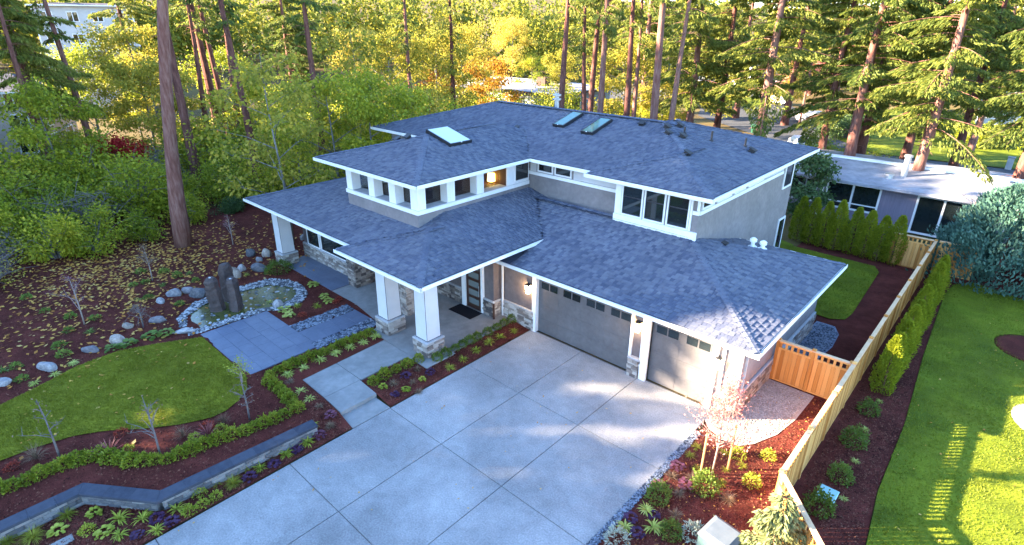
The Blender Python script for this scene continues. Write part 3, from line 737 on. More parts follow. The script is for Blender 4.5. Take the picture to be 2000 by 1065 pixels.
ROOF = {}
TABS = []                                    # (distance, roof key, origin, U, V, N, width, length)
EXPO = .185
def build_roofs():
    names = {'G': 'garage roof with a hipped corner', 'A': 'lower porch roof on the left', 'B': 'projecting entry porch roof', 'C': 'porch roof slope below the tower', 'M': 'main upper roof', 'Y': 'upper roof over the window bay', 'W': 'rear upper roof', 'T': 'upper roof over the clerestory tower'}
    low = {'G': .03, 'A': .034, 'B': .03, 'C': .038, 'M': .03, 'Y': .034, 'W': .038, 'T': .042}
    for k in ROOFS:
        rt = empty('roof', (0, 0, 0)); rt.parent = HOUSE; rt.location = -HOUSE.location
        rt['label'] = names[k]
        ROOF[k] = rt
        mb = MB()
        fs = hip_faces(k)
        if k == 'G':
            zf = lambda x, y: 3.2 + SL * (y + .45)
            fs['S'] = [(x, y, zf(x, y)) for x, y in ((-2.0, -.45), (9.8, -.45), (4.8, 4.55), (-5.2, 4.55), (-5.2, 3.2), (-2.0, .9))]
            del fs['W']; del fs['N']
            n = [(9.8, 9.55, 3.2), (5.0, 9.55, 3.2), (5.0, 4.75, 3.2 + SL * 4.8)]
            fs['N'] = n
        if k == 'A':
            del fs['E']
        if k == 'C':
            del fs['W']; del fs['N']
        for f in fs.values():
            mb.add([(x, y, z - low[k]) for x, y, z in f], [tuple(range(len(f)))])
        mb.build('roof_deck', M['deck'], rt)
    for k in ROOFS:
        x0, x1, y0, y1, z = ROOFS[k]
        nn = math.sqrt(1 + SL * SL)
        specs = {'S': ((x0, y0), (1, 0), (0, 1), x1 - x0, (y1 - y0) / 2), 'E': ((x1, y0), (0, 1), (-1, 0), y1 - y0, (x1 - x0) / 2),
                 'W': ((x0, y1), (0, -1), (1, 0), y1 - y0, (x1 - x0) / 2), 'N': ((x1, y1), (-1, 0), (0, -1), x1 - x0, (y1 - y0) / 2)}
        for s, (o, u, v, L, D) in specs.items():
            if s == 'N' and k not in 'WMG': continue
            N = Vector((-v[0] * SL, -v[1] * SL, 1)) / nn
            V = Vector((v[0], v[1], SL)); U = Vector((u[0], u[1], 0))
            nr = int(D / EXPO) + 1
            for r in range(nr):
                vv = r * EXPO
                t = vv - random.uniform(0, .35)
                dk_ = random.random() < .5
                while t < L - vv:
                    dk_ = random.random() < (.30 if dk_ else .62)
                    w = random.uniform(.12, .20) if dk_ else random.uniform(.15, .30)
                    a, b = max(t, vv * 1.0), min(t + w, L - vv)
                    t += w
                    if b - a < .05: continue
                    c = Vector((o[0], o[1], z)) + U * ((a + b) / 2) + V * (vv + EXPO * .5)
                    if not visible(k, c.x, c.y, c.z): continue
                    org = Vector((o[0], o[1], z)) + U * ((a + b) / 2) + V * vv
                    TABS.append(((c - CAM).length if s in 'SE' else 999, k, org, U, V, N, b - a, EXPO * 1.35, dk_))
build_roofs()

def build_tabs():
    near = sorted(range(len(TABS)), key=lambda i: TABS[i][0])
    pick = set(near[:300])
    unit = {}
    for i in near[:300]:
        d, k, org, U, V, N, w, l, dk_ = TABS[i]
        key = tuple(round(q, 3) for q in (*U, *V)) + (dk_,)
        if key not in unit:
            me = MB()
            P = lambda a, b, c: tuple(U * a + V * b + N * c)
            me.add([P(-.5, 0, .0), P(.5, 0, .0), P(.5, 0, .018 if dk_ else .036), P(-.5, 0, .018 if dk_ else .036), P(.5, l, .006), P(-.5, l, .006)], [(0, 1, 2, 3), (3, 2, 4, 5), (1, 4, 2), (0, 3, 5)])
            unit[key] = (me.mesh('shingle', M['shingle_dark' if dk_ else 'shingle']), U)
        me, Ux = unit[key]
        o = link('shingle', me, ROOF[k], org)
        if abs(Ux.x) > .5: o.scale = (w - .012, 1, random.uniform(.97, 1.03) if False else 1)
        else: o.scale = (1, w - .012, 1)
    for k, dk_ in [(k, q) for k in ROOFS for q in (False, True)]:
        T = [TABS[i] for i in range(len(TABS)) if i not in pick and TABS[i][1] == k and TABS[i][8] == dk_]
        if not T: continue
        n = len(T)
        org = np.array([t[2] for t in T]); U = np.array([t[3] for t in T]); V = np.array([t[4] for t in T]); N = np.array([t[5] for t in T])
        w = np.array([t[6] - .012 for t in T])[:, None] / 2; l = T[0][7]
        th = rng.uniform(.018, .026, n)[:, None] if dk_ else rng.uniform(.036, .048, n)[:, None]
        P = np.stack([org - U * w, org + U * w, org + U * w + N * th, org - U * w + N * th, org + U * w + V * l + N * .006, org - U * w + V * l + N * .006], 1)
        f = np.array([(0, 1, 2, 3), (3, 2, 4, 5), (1, 4, 2, 2), (0, 3, 5, 5)])
        # quads and triangles as two face sets: use triangles throughout
        tri = np.array([(0, 1, 2), (0, 2, 3), (3, 2, 4), (3, 4, 5), (1, 4, 2), (0, 3, 5)])
        F = (tri[None] + (np.arange(n) * 6)[:, None, None]).reshape(-1, 3)
        o = link('shingles', npmesh('shingles', P.reshape(-1, 3), F, M['shingle_dark' if dk_ else 'shingle']), ROOF[k])
        o['kind'] = 'stuff'
build_tabs()

def hip_caps():
    # ridge and hip cap shingles, each lapped over the one below
    def line(k, p, q):
        p, q = Vector(p), Vector(q)
        n = int((q - p).length / .26)
        mb = MB()
        d = (q - p).normalized()
        side = Vector((-d.y, d.x, 0)).normalized()
        for i in range(n):
            c = p + d * (i * .26)
            hor = Vector((d.x, d.y, 0)).normalized()
            a, b, l = c, c + d * .3, .15
            dn = Vector((0, 0, -.036)) if abs(d.z) > .02 else Vector((0, 0, -.042))
            up0, up1 = Vector((0, 0, .060)), Vector((0, 0, .036))
            v = [a + side * l + dn + up0, a + up0, a - side * l + dn + up0, b + side * l + dn + up1, b + up1, b - side * l + dn + up1,
                 a + side * l + dn * 1.6, a - side * l + dn * 1.6]
            mb.add(v, [(0, 1, 4, 3), (1, 2, 5, 4), (6, 1, 0), (6, 7, 1), (7, 2, 1)])
        o = mb.build('hip_cap', M['shingle'], ROOF[k]); o['kind'] = 'stuff'
    z = lambda k, x, y: (x, y, rz_(k, x, y))
    line('G', z('G', 9.8, -.45), (5.05, 4.3, 3.2 + SL * 4.75))
    line('G', z('G', 9.8, 9.55), (5.05, 4.8, 3.2 + SL * 4.75))
    line('B', z('B', -1.0, -5.45), (-4.1, -2.35, 3.8 + SL * 3.1))
    line('B', z('B', -6.72, -5.45), z('B', -6.0, -4.73))
    line('A', z('A', -17.3, -4.7), z('A', -12.65, -.05))
    line('T', z('T', -4.2, -2.88), z('T', -8.2, 1.12))
    line('T', z('T', -12.2, -2.88), z('T', -8.2, 1.12))
    line('T', z('T', -8.2, 1.12), z('T', -8.2, 5.0))
    line('Y', z('Y', 5.75, 3.85), z('Y', 2.775, 6.825))
    line('M', z('M', 2.775, 7.42), z('M', -.005, 10.2))
    line('M', z('M', -17.8, 4.45), z('M', -12.05, 10.2))
    line('M', z('M', -12.05, 10.2), z('M', -.02, 10.2))
    line('W', z('W', 5.74, 17.1), z('W', .05, 11.4))
    line('W', z('W', .05, 11.4), z('W', .05, 10.3))
hip_caps()

def eaves():
    # gutters (white, hollow look: dark strip behind a white lip), soffits
    def gutter(k, p, q, out):
        p, q = Vector(p), Vector(q); o = Vector((*out, 0))
        mb = MB()
        d = (q - p).normalized() * ((q - p).length / 2); c = (p + q) / 2
        mb.obox(c + o * .10 + Vector((0, 0, -.075)), d, o * .012, Vector((0, 0, .075)))
        mb.obox(c + o * .05 + Vector((0, 0, -.146)), d, o * .038, Vector((0, 0, .006)))
        mb.obox(c + o * (-.0) + Vector((0, 0, -.12)), d, o * .0118, Vector((0, 0, .085)))
        mb.build('gutter', M['white'], ROOF[k])
    def soffit(k, x0, x1, y0, y1, z):
        MB().box(x0, x1, y0, y1, z, z + .02).build('soffit', M['white'], ROOF[k])
    G = ROOFS['G']
    gutter('G', (-1.98, -.45, 3.2), (9.91, -.45, 3.2), (0, -1)); gutter('G', (9.8, -.43, 3.2), (9.8, 9.65, 3.2), (1, 0)); gutter('G', (9.78, 9.55, 3.2), (5.06, 9.55, 3.2), (0, 1))
    gutter('B', (-6.83, -5.45, 3.8), (-.89, -5.45, 3.8), (0, -1)); gutter('B', (-1.0, -5.43, 3.8), (-1.0, 2.0, 3.8), (1, 0)); gutter('B', (-6.72, -5.43, 3.8), (-6.72, -4.82, 3.8), (-1, 0))
    gutter('A', (-17.41, -4.7, 3.8), (-6.74, -4.7, 3.8), (0, -1)); gutter('A', (-17.3, -4.68, 3.8), (-17.3, 4.6, 3.8), (-1, 0))
    gutter('T', (-12.31, -2.88, 6.6), (-4.09, -2.88, 6.6), (0, -1)); gutter('T', (-4.2, -2.86, 6.6), (-4.2, 4.34, 6.6), (1, 0)); gutter('T', (-12.2, -2.86, 6.6), (-12.2, 4.34, 6.6), (-1, 0))
    gutter('M', (-4.08, 4.45, 6.6), (-.22, 4.45, 6.6), (0, -1)); gutter('M', (-17.91, 4.45, 6.6), (-12.32, 4.45, 6.6), (0, -1)); gutter('M', (-17.8, 4.47, 6.6), (-17.8, 15.95, 6.6), (-1, 0))
    gutter('Y', (-.31, 3.85, 6.6), (5.86, 3.85, 6.6), (0, -1)); gutter('Y', (5.75, 3.87, 6.6), (5.75, 17.2, 6.6), (1, 0)); gutter('Y', (-.2, 3.87, 6.6), (-.2, 4.33, 6.6), (-1, 0))
    gutter('W', (-5.76, 17.1, 6.6), (5.73, 17.1, 6.6), (0, 1)); gutter('M', (-17.8, 15.95, 6.6), (-5.8, 15.95, 6.6), (0, 1))
    soffit('G', -2.0, 9.79, -.44, 9.5, 3.045); soffit('B', -6.71, -1.01, -5.44, 1.7, 3.645); soffit('A', -17.29, -6.9, -4.69, 4.5, 3.640)
    soffit('T', -12.19, -4.21, -2.87, 5.1, 6.445); soffit('M', -17.79, 5.73, 4.46, 15.9, 6.440); soffit('Y', -.19, 5.735, 3.86, 4.9, 6.435); soffit('W', -5.6, 5.72, 14, 17.09, 6.434)
eaves()

def wall(name, *b, mat='stucco', label=None):
    return MB().box(*b).build(name, M[mat], HOUSE, label=label)

# --- bodies
wall('wall', -16.8, 5.05, 5.17, 16.3, 0, 6.43)
wall('wall', 1.1, 5.05, 4.45, 5.17, 3.9, 6.43)
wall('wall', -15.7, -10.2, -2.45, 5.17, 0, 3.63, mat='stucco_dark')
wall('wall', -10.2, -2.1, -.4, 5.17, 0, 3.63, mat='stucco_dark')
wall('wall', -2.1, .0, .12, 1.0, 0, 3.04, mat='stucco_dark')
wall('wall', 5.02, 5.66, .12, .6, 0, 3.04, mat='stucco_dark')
wall('wall', 8.28, 9.2, .12, 9.0, 0, 3.04)
wall('wall', -.0, 8.28, .3, 1.0, 2.75, 3.04)
wall('wall', 5.05, 8.28, 8.4, 9.0, 0, 3.04)
wall('wall', -10.4, -4.81, -2.37, 5.17, 3.95, 5.05)                 # tower parapet
# floor of garage hidden behind the doors is dark
MB().box(.0, 8.28, .9, 1.0, 0, 2.75).build('wall', M['brown_wall'], HOUSE)

# --- stone veneer: each stone is a piece
STONES = []
def stone_band(p, d, n, L, z0, z1, parent_list):
    """coursed ledge stones on a vertical face: p start, d direction, n outward normal"""
    z = z0
    while z < z1 - .03:
        h = min(random.choice((.085, .11, .14)), z1 - z)
        if z1 - (z + h) < .04: h = z1 - z
        t = -random.uniform(0, .2)
        while t < L:
            w = random.uniform(.16, .46)
            a, b = max(t, 0), min(t + w, L)
            t += w
            if b - a < .05: continue
            q = random.uniform(.015, .05)
            parent_list.append((Vector(p) + Vector(d) * ((a + b) / 2) + Vector((0, 0, z + h / 2)) + Vector(n) * (q / 2), Vector(d) * ((b - a) / 2 - .006), Vector(n) * (q / 2 + .02), h / 2 - .006))
        z += h

def pier(name, x0, x1, y0, y1, z0, z1, sides='SEW', cap=True, label=None):
    root = empty(name); root.parent = HOUSE; root.location = -HOUSE.location
    if label: root['label'] = label
    MB().box(x0, x1, y0, y1, z0, z1).build('mortar_core', M['mortar'], root)
    L = []
    if 'S' in sides: stone_band((x0 - .02, y0, 0), (1, 0, 0), (0, -1, 0), x1 - x0 + .04, z0, z1, L)
    if 'E' in sides: stone_band((x1, y0 - .02, 0), (0, 1, 0), (1, 0, 0), y1 - y0 + .04, z0, z1, L)
    if 'W' in sides: stone_band((x0, y0 - .02, 0), (0, 1, 0), (-1, 0, 0), y1 - y0 + .04, z0, z1, L)
    if 'N' in sides: stone_band((x0 - .02, y1, 0), (1, 0, 0), (0, 1, 0), x1 - x0 + .04, z0, z1, L)
    for s in L: STONES.append((root, s))
    if cap:
        c = .05
        MB().bbox(x0 - c if 'W' in sides else x0, x1 + c if 'E' in sides else x1, y0 - c if 'S' in sides else y0, y1 + c if 'N' in sides else y1, z1 + .002, z1 + .075, .015).build('cap_stone', M['cap'], root)
    return root

def column(cx, cy, z0, ztop, label):
    h = .43
    r = pier('column', cx - h, cx + h, cy - h, cy + h, z0, z0 + .62, 'SEWN', True, label)
    b, t = .36, .33
    zb = z0 + .70
    mb = MB()
    mb.add([(cx - b, cy - b, zb), (cx + b, cy - b, zb), (cx + b, cy + b, zb), (cx - b, cy + b, zb), (cx - t, cy - t, ztop), (cx + t, cy - t, ztop), (cx + t, cy + t, ztop), (cx - t, cy + t, ztop)],
           [(4, 5, 6, 7), (0, 1, 5, 4), (1, 2, 6, 5), (2, 3, 7, 6), (3, 0, 4, 7), (0, 3, 2, 1)])
    mb.build('shaft', M['column'], r)
    e = MB()
    for sx, sy in ((-1, -1), (1, -1), (1, 1), (-1, 1)):     # dark corner joints
        e.tube([(cx + sx * (b + .003), cy + sy * (b + .003), zb), (cx + sx * (t + .003), cy + sy * (t + .003), ztop)], .010, 6)
    e.box(cx - b - .012, cx + b + .012, cy - b - .012, cy + b + .012, zb - .02, zb + .015)
    e.build('corner_joint', M['dark'], r)
column(-2.03, -4.40, .16, 3.64, 'entry column nearest the driveway')
column(-4.70, -4.40, .16, 3.64, 'entry column beside the box hedge')
column(-15.45, -3.75, .17, 3.64, 'column at the far left corner of the porch')
pier('stone_pier', -10.22, -9.58, -3.0, -.42, .1, 3.63, 'SEW', False, 'tall stone pier left of the entry recess')
pier('stone_pier', -5.75, -5.15, -3.1, -2.5, .15, 3.63, 'SEWN', False, 'slim stone pier inside the entry porch')
pier('stone_base', -15.72, -10.24, -2.50, -2.452, .1, .95, 'S', True, 'stone wainscot under the porch windows')
pier('stone_base', -2.72, -2.1, -.45, -.402, .16, .92, 'S', True)
pier('stone_base', -2.098, -2.05, -.45, .10, .1, .92, 'E', True)
pier('stone_base', -2.04, -.05, .06, .118, .02, .92, 'S', True, 'stone wainscot between entry and garage')
pier('stone_base', -9.5, -4.25, -.45, -.402, .16, .95, 'S', True)
pier('stone_base', 5.0, 5.42, -.02, .118, .0, .80, 'SEW', True, 'stone base between the garage doors')
pier('stone_base', 8.62, 9.20, .06, .118, .0, .85, 'S', True, 'stone base at the right garage corner')
pier('stone_base', 9.202, 9.25, .06, 8.9, .0, .85, 'E', True, 'stone wainscot of the garage side wall')

def place_stones():
    order = sorted(range(len(STONES)), key=lambda i: (STONES[i][1][0] - CAM).length * (1.0 if STONES[i][1][2].normalized().dot((CAM - STONES[i][1][0]).normalized()) > .1 else 50))
    unit = MB().bbox(-1, 1, -1, 1, -1, 1, .12).mesh('stone', M['stone'])
    for i in order[:300]:
        root, (c, ax, an, h) = STONES[i]
        o = link('stone', unit, root, c)
        if abs(ax.x) > abs(ax.y): o.scale = (ax.length, an.length, h)
        else: o.scale = (an.length, ax.length, h)
    rest = {}
    for i in order[300:]:
        root, (c, ax, an, h) = STONES[i]
        mb = rest.setdefault(root.name, (root, MB()))[1]
        j = lambda: random.uniform(-.008, .008)
        mb.obox(c + Vector((j(), j(), 0)), ax, an, Vector((0, 0, h)))
    for root, mb in rest.values():
        o = mb.build('stones', M['stone'], root); o['kind'] = 'stuff'
place_stones()

# --- windows
def window(parent, axis, a0, a1, z0, z1, plane, out, fr=.09, depth=.05, mullions=(), transoms=(), glass='glass', dark=True, name='window', label=None):
    """axis 'x': wall runs along x at y=plane, outward sign out; axis 'y': along y at x=plane"""
    w = empty(name); w.parent = parent; w.location = -wloc(parent)
    if label: w['label'] = label
    def bx(mb, p0, p1, q0, q1, r0, r1):
        lo, hi = sorted((plane + out * r0, plane + out * r1))
        if axis == 'x': mb.box(p0, p1, lo, hi, q0, q1)
        else: mb.box(lo, hi, p0, p1, q0, q1)
    f = MB()
    bx(f, a0 - fr, a0, z0 - fr, z1 + fr, 0, depth); bx(f, a1, a1 + fr, z0 - fr, z1 + fr, 0, depth)
    bx(f, a0, a1, z0 - fr, z0, 0, depth); bx(f, a0, a1, z1, z1 + fr, 0, depth)
    for m in mullions: bx(f, m - fr / 2, m + fr / 2, z0, z1, 0, depth)
    f.build('frame', M['white'], w)
    edges = [a0] + [e for m in mullions for e in (m - fr / 2, m + fr / 2)] + [a1]
    for i in range(0, len(edges), 2):
        b0, b1 = edges[i], edges[i + 1]
        if dark:
            d = MB(); s = .03
            bx(d, b0, b0 + s, z0, z1, .004, depth * .7); bx(d, b1 - s, b1, z0, z1, .004, depth * .7)
            bx(d, b0 + s, b1 - s, z0, z0 + s, .004, depth * .7); bx(d, b0 + s, b1 - s, z1 - s, z1, .004, depth * .7)
            for t in transoms: bx(d, b0 + s, b1 - s, t - .02, t + .02, .004, depth * .7)
            d.build('sash', M['frame_dark'], w)
        g = MB(); bx(g, b0 + .02, b1 - .02, z0 + .02, z1 - .02, .006, .016)
        g.build('pane', M[glass], w)
    return w

# bay: three tall sashes in one white surround
for a, b in ((1.45, 2.40), (2.60, 3.50), (3.72, 4.62)):
    window(HOUSE, 'x', a, b, 4.95, 6.28, 4.45, -1, .07, .06, (), (5.75,))
MB().box(1.02, 5.10, 4.36, 4.448, 4.50, 4.86).build('sill_band', M['white'], HOUSE)
MB().box(1.06, 1.36, 4.38, 4.447, 4.88, 6.42).build('corner_trim', M['white'], HOUSE)
MB().box(4.72, 4.80, 4.38, 4.447, 4.88, 6.42).build('corner_trim', M['white'], HOUSE)
MB().box(5.0, 5.10, 4.385, 4.52, 5.62, 5.78).build('trim_band', M['white'], HOUSE)
MB().box(4.82, 4.998, 4.39, 4.446, 5.62, 5.78).build('trim_band', M['white'], HOUSE)
MB().box(5.0, 5.09, 4.39, 4.50, 5.80, 6.42).build('corner_trim', M['white'], HOUSE)
# main upper wall
for a, b in ((-4.15, -3.28), (-3.02, -2.10)):
    window(HOUSE, 'x', a, b, 5.86, 6.33, 5.17, -1, .08, .05)
MB().box(-4.78, 1.05, 5.10, 5.168, 5.58, 5.74).build('trim_band', M['white'], HOUSE)
MB().box(-4.72, -4.32, 5.13, 5.169, 5.76, 6.42).build('wall_panel', M['column'], HOUSE)
MB().box(-1.9, 1.06, 5.13, 5.169, 5.76, 6.42).build('wall_panel', M['column'], HOUSE)
# right wall: band, clerestory slots, corner windows
MB().box(5.052, 5.12, 4.53, 14.3, 5.60, 5.77).build('trim_band', M['white'], HOUSE)
for a, b in ((4.75, 5.75), (6.2, 7.55), (8.0, 9.1), (9.6, 11.4)):
    window(HOUSE, 'y', a, b, 5.88, 6.20, 5.05, 1, .09, .06)
MB().box(5.052, 5.09, 11.7, 14.3, 5.79, 6.42).build('wall_panel', M['column'], HOUSE)
window(HOUSE, 'y', 14.75, 15.9, 4.75, 6.25, 5.05, 1, .11, .06)
window(HOUSE, 'y', 15.3, 16.15, .5, 2.7, 5.05, 1, .10, .06)
# porch windows
for a, b in ((-15.1, -13.9), (-13.6, -10.55)):
    window(HOUSE, 'x', a, b, 1.08, 2.75, -2.45, -1, .09, .06)
# dark entry side light
window(HOUSE, 'x', -6.9, -5.6, 1.05, 2.7, -.4, -1, .06, .05)

# --- front door
def front_door():
    d = empty('front_door'); d.parent = HOUSE; d.location = -HOUSE.location
    d['label'] = 'dark wood front door with five frosted glass lights'
    MB().box(-3.88, -2.86, -.46, -.402, .17, 2.75).build('door_leaf', M['door_wood'], d)
    for i in range(5):
        z = .42 + i * .46
        MB().box(-3.70, -3.02, -.475, -.462, z, z + .30).build('door_light', M['frost'], d)
    MB().tube([(-2.96, -.52, .95), (-2.96, -.52, 1.5)], .014, 8).build('pull_handle', M['metal'], d)
    for a, b in ((-4.16, -3.90), (-2.84, -2.70)):
        MB().box(a, b, -.52, -.402, .16, 3.62).build('door_casing', M['white'], d)
front_door()

# --- garage doors: four sections each with a row of paired windows on top
def garage_door(x0, x1, nwin, label):
    d = empty('garage_door'); d.parent = HOUSE; d.location = -HOUSE.location; d['label'] = label
    zz = [.01, .70, 1.39, 2.08, 2.86]
    for i in range(4):
        MB().bbox(x0, x1, .235, .29, zz[i], zz[i + 1] - .008, .0).build('door_panel', M['garage'], d)
        n = nwin
        for j in range(n):
            w = (x1 - x0) / n
            a, b = x0 + w * j + .10, x0 + w * (j + 1) - .10
            if i < 3:
                MB().box(a, b, .226, .2345, zz[i] + .09, zz[i + 1] - .10).build('raised_panel', M['garage'], d)
            else:
                m = (a + b) / 2; h0, h1 = 2.20, 2.52
                MB().box(a + .02, b - .02, .224, .2345, h0 - .04, h1 + .04).build('window_frame', M['garage'], d)
                for c0, c1 in ((a + .06, m - .03), (m + .03, b - .06)):
                    MB().box(c0, c1, .219, .2238, h0, h1).build('pane', M['glass'], d)
garage_door(.10, 4.92, 4, 'wide double garage door')
garage_door(5.76, 8.20, 2, 'narrow single garage door')
for x0, x1, y0 in ((-.12, .10, .03), (4.92, 5.02, .03), (5.44, 5.76, .0), (8.20, 8.42, .03)):
    MB().box(x0, x1, y0, .30 if x0 != 5.44 else .118, .0, 3.04).build('door_casing', M['white'], HOUSE)
MB().box(8.56, 8.66, .05, .117, .94, 3.04).build('corner_trim', M['white'], HOUSE)
MB().box(9.202, 9.24, .14, .26, .95, 3.04).build('corner_trim', M['cap'], HOUSE)

# --- tower: clerestory storey with square posts, ledge and set-back glazing
def tower():
    t = empty('clerestory_tower'); t.parent = HOUSE; t.location = -HOUSE.location
    t['label'] = 'open looking clerestory with square white posts'
    x0, x1, y0, y1 = -10.4, -4.81, -2.37, 5.17
    b = .06
    MB().box(x0 - b, x1 + b, y0 - b, y0 - .001, 5.04, 5.22).build('ledge_band', M['white'], t)
    MB().box(x1 + .001, x1 + b, y0, 5.1, 5.04, 5.22).build('ledge_band', M['white'], t)
    MB().box(x0 - b, x0 - .001, y0, 5.1, 5.04, 5.22).build('ledge_band', M['white'], t)
    MB().box(x0, x1, y0, 5.16, 5.052, 5.235).build('ledge', M['cap'], t)
    s = .48
    posts = [(x0, y0), (-8.52, y0), (-6.88, y0), (x1 - s, y0), (x1 - s, -.62), (x1 - s, 1.28), (x0, -.6), (x0, 1.3)]
    for px, py in posts:
        MB().box(px, px + s, py, py + s, 5.237, 6.443).build('post', M['white'], t)
    i = .52
    for (a, c) in ((x0 + i, -8.6), (-8.1, -6.95), (-6.4, x1 - i)):
        MB().box(a, c, y0 + i, y0 + i + .012, 5.24, 6.44).build('pane', M['clear'], t)
    for (a, c) in ((y0 + i, -.62), (-.14, 1.28), (1.76, 3.4)):
        MB().box(x1 - i - .012, x1 - i, a, c, 5.24, 6.44).build('pane', M['clear'], t)
        MB().box(x0 + i, x0 + i + .012, a, c, 5.24, 6.44).build('pane', M['clear'], t)
    # interior: brown floor and rear wall, white rail
    MB().box(x0 + i + .05, x1 - i - .05, y0 + i + .05, 3.4, 5.236, 5.245).build('inner_floor', M['brown_wall'], t)
    MB().box(x0 + 2.2, x1 - .03, 3.42, 3.6, 5.237, 6.44).build('inner_wall', M['brown_wall'], t)
    MB().box(x0 + 2.0, -7.0, .2, .32, 5.246, 6.44).build('inner_wall', M['brown_wall'], t)
    MB().box(-7.2, x1 - .7, 2.3, 2.42, 5.66, 5.76).build('inner_rail', M['white'], t)
    MB().box(x1 - .05, x1 + .02, 3.4, 5.1, 5.237, 6.44).build('wall_panel', M['white'], t)
    window(HOUSE, 'y', 4.02, 5.0, 5.40, 6.28, x1 + .02, 1, .05, .04)
tower()
tl = thing('table_lamp', 'glowing yellow drum lampshade seen through the clerestory glass', 'lamp', (-5.72, 3.2, 5.245))
MB().lathe([(.10, 0), (.10, .02), (.03, .04), (.025, .14)], (-5.72, 3.2, 5.245), 14).build('lamp_stem', M['dark'], tl, True)
MB().lathe([(.20, .13), (.21, .14), (.19, .52), (.17, .52)], (-5.72, 3.2, 5.245), 20).build('lamp_shade', M['shade_glow'], tl, True)

# --- skylights and roof vents
def on_roof(k, side, x, y):
    z = rz_(k, x, y)
    v = {'S': (0, 1), 'E': (-1, 0)}[side]; u = {'S': (1, 0), 'E': (0, 1)}[side]
    return Vector((x, y, z)), Vector((*u, 0)), Vector((*v, SL)).normalized(), Vector((-v[0] * SL, -v[1] * SL, 1)).normalized()
def skylight(k, side, x, y, w, l, glass, label):
    c, u, v, n = on_roof(k, side, x, y)
    r = empty('skylight'); r.parent = HOUSE; r.location = -HOUSE.location; r['label'] = label
    MB().obox(c + n * .07, u * w / 2, v * l / 2, n * .09).build('curb', M['dark'], r)
    f = MB()
    for s in (-1, 1):
        f.obox(c + n * .175 + u * s * (w / 2 - .03), u * .035, v * (l / 2 + .02), n * .014)
        f.obox(c + n * .175 + v * s * (l / 2 - .03), u * (w / 2 - .07), v * .035, n * .0135)
    f.build('frame', M['dark'], r)
    MB().obox(c + n * .178, u * (w / 2 - .05), v * (l / 2 - .05), n * .006).build('pane', M[glass], r)
    MB().obox(c + n * .19 - v * (l / 2), u * .035, v * .02, n * .012).build('catch', M['white'], r)
skylight('T', 'E', -7.55, 2.0, 1.45, 1.9, 'skylight', 'pale square skylight on the tower roof')
skylight('M', 'S', -5.2, 8.9, .75, 1.9, 'skylight_tree_reflection', 'long skylight with painted green tree reflection on the left')
skylight('M', 'S', -3.05, 8.6, .75, 1.9, 'skylight_tree_reflection', 'long skylight with painted green tree reflection on the right')
def box_vent(k, side, x, y):
    c, u, v, n = on_roof(k, side, x, y)
    r = ROOF[k]
    mb = MB()
    mb.obox(c + n * .05, u * .16, v * .16, n * .012)
    mb.obox(c + n * .10 + v * .0, u * .12, v * .12, n * .05)
    P = lambda a, b, d: c + u * a + v * b + n * d
    mb.add([P(-.17, -.2, .14), P(.17, -.2, .14), P(.15, .17, .20), P(-.15, .17, .20), P(-.17, -.2, .17), P(.17, -.2, .17), P(.15, .17, .23), P(-.15, .17, .23)], [(0, 3, 2, 1), (4, 5, 6, 7), (0, 1, 5, 4), (1, 2, 6, 5), (2, 3, 7, 6), (3, 0, 4, 7)])
    mb.build('roof_vent', M['dark'], r)
for a in (('M', 'E', .7, 10.6), ('M', 'E', .5, 9.6), ('M', 'E', .9, 9.0), ('M', 'E', 1.6, 9.2), ('M', 'E', 4.2, 11.6), ('Y', 'E', 2.9, 7.2), ('T', 'S', -9.6, -.55 + .9), ('T', 'S', -8.9, .1 + .4), ('M', 'S', -9.2, 6.6), ('M', 'S', -7.4, 7.0), ('M', 'S', -.9, 9.6)):
    box_vent(*a)
def pipe_vent(k, side, x, y, h, r=.05, mat='dark', n2=False):
    c, u, v, n = on_roof(k, side, x, y)
    o = ROOF[k]
    MB().lathe([(r * 2.4, .0), (r * 2.2, .05), (r * 1.1, .10), (r, .12), (r, h), (r * .8, h)], tuple(c), 10).build('vent_pipe', M[mat], o)
    if n2: MB().lathe([(r * 1.1, h - .08), (r * 1.7, h - .06), (r * 1.7, h + .05), (r * .6, h + .12)], tuple(c), 12).build('pipe_cap', M['white'], o)
pipe_vent('M', 'E', 2.5, 10.6, .5); pipe_vent('M', 'E', 3.7, 12.0, .45); pipe_vent('M', 'E', 1.35, 9.9, .35)
pipe_vent('G', 'E', 6.6, 7.0, .34, .09, 'white', True); pipe_vent('G', 'E', 7.0, 7.1, .30, .09, 'white', True)
c, u, v, n = on_roof('G', 'E', 5.9, 5.6)
MB().obox(c + n * .05, u * .16, v * .12, n * .035).build('roof_vent', M['dark'], ROOF['G'])
o = ROOF['M']
MB().lathe([(.16, -.3), (.15, .5), (.15, .55), (.27, .57), (.27, .65), (.15, .67), (.15, .80), (.27, .82), (.27, .90), (.10, .95)], (-8.2, 11.6, 7.9), 16).build('flue_pipe', M['metal'], o)
# downspouts
for x, y, z in ((-1.93, .02, 3.05), (5.56, .04, 3.05), (9.28, .35, 3.05)):
    MB().box(x, x + .07, y - .05, y + .015, .1, z).build('downspout', M['white'] if x < 9 else M['cap'], HOUSE)

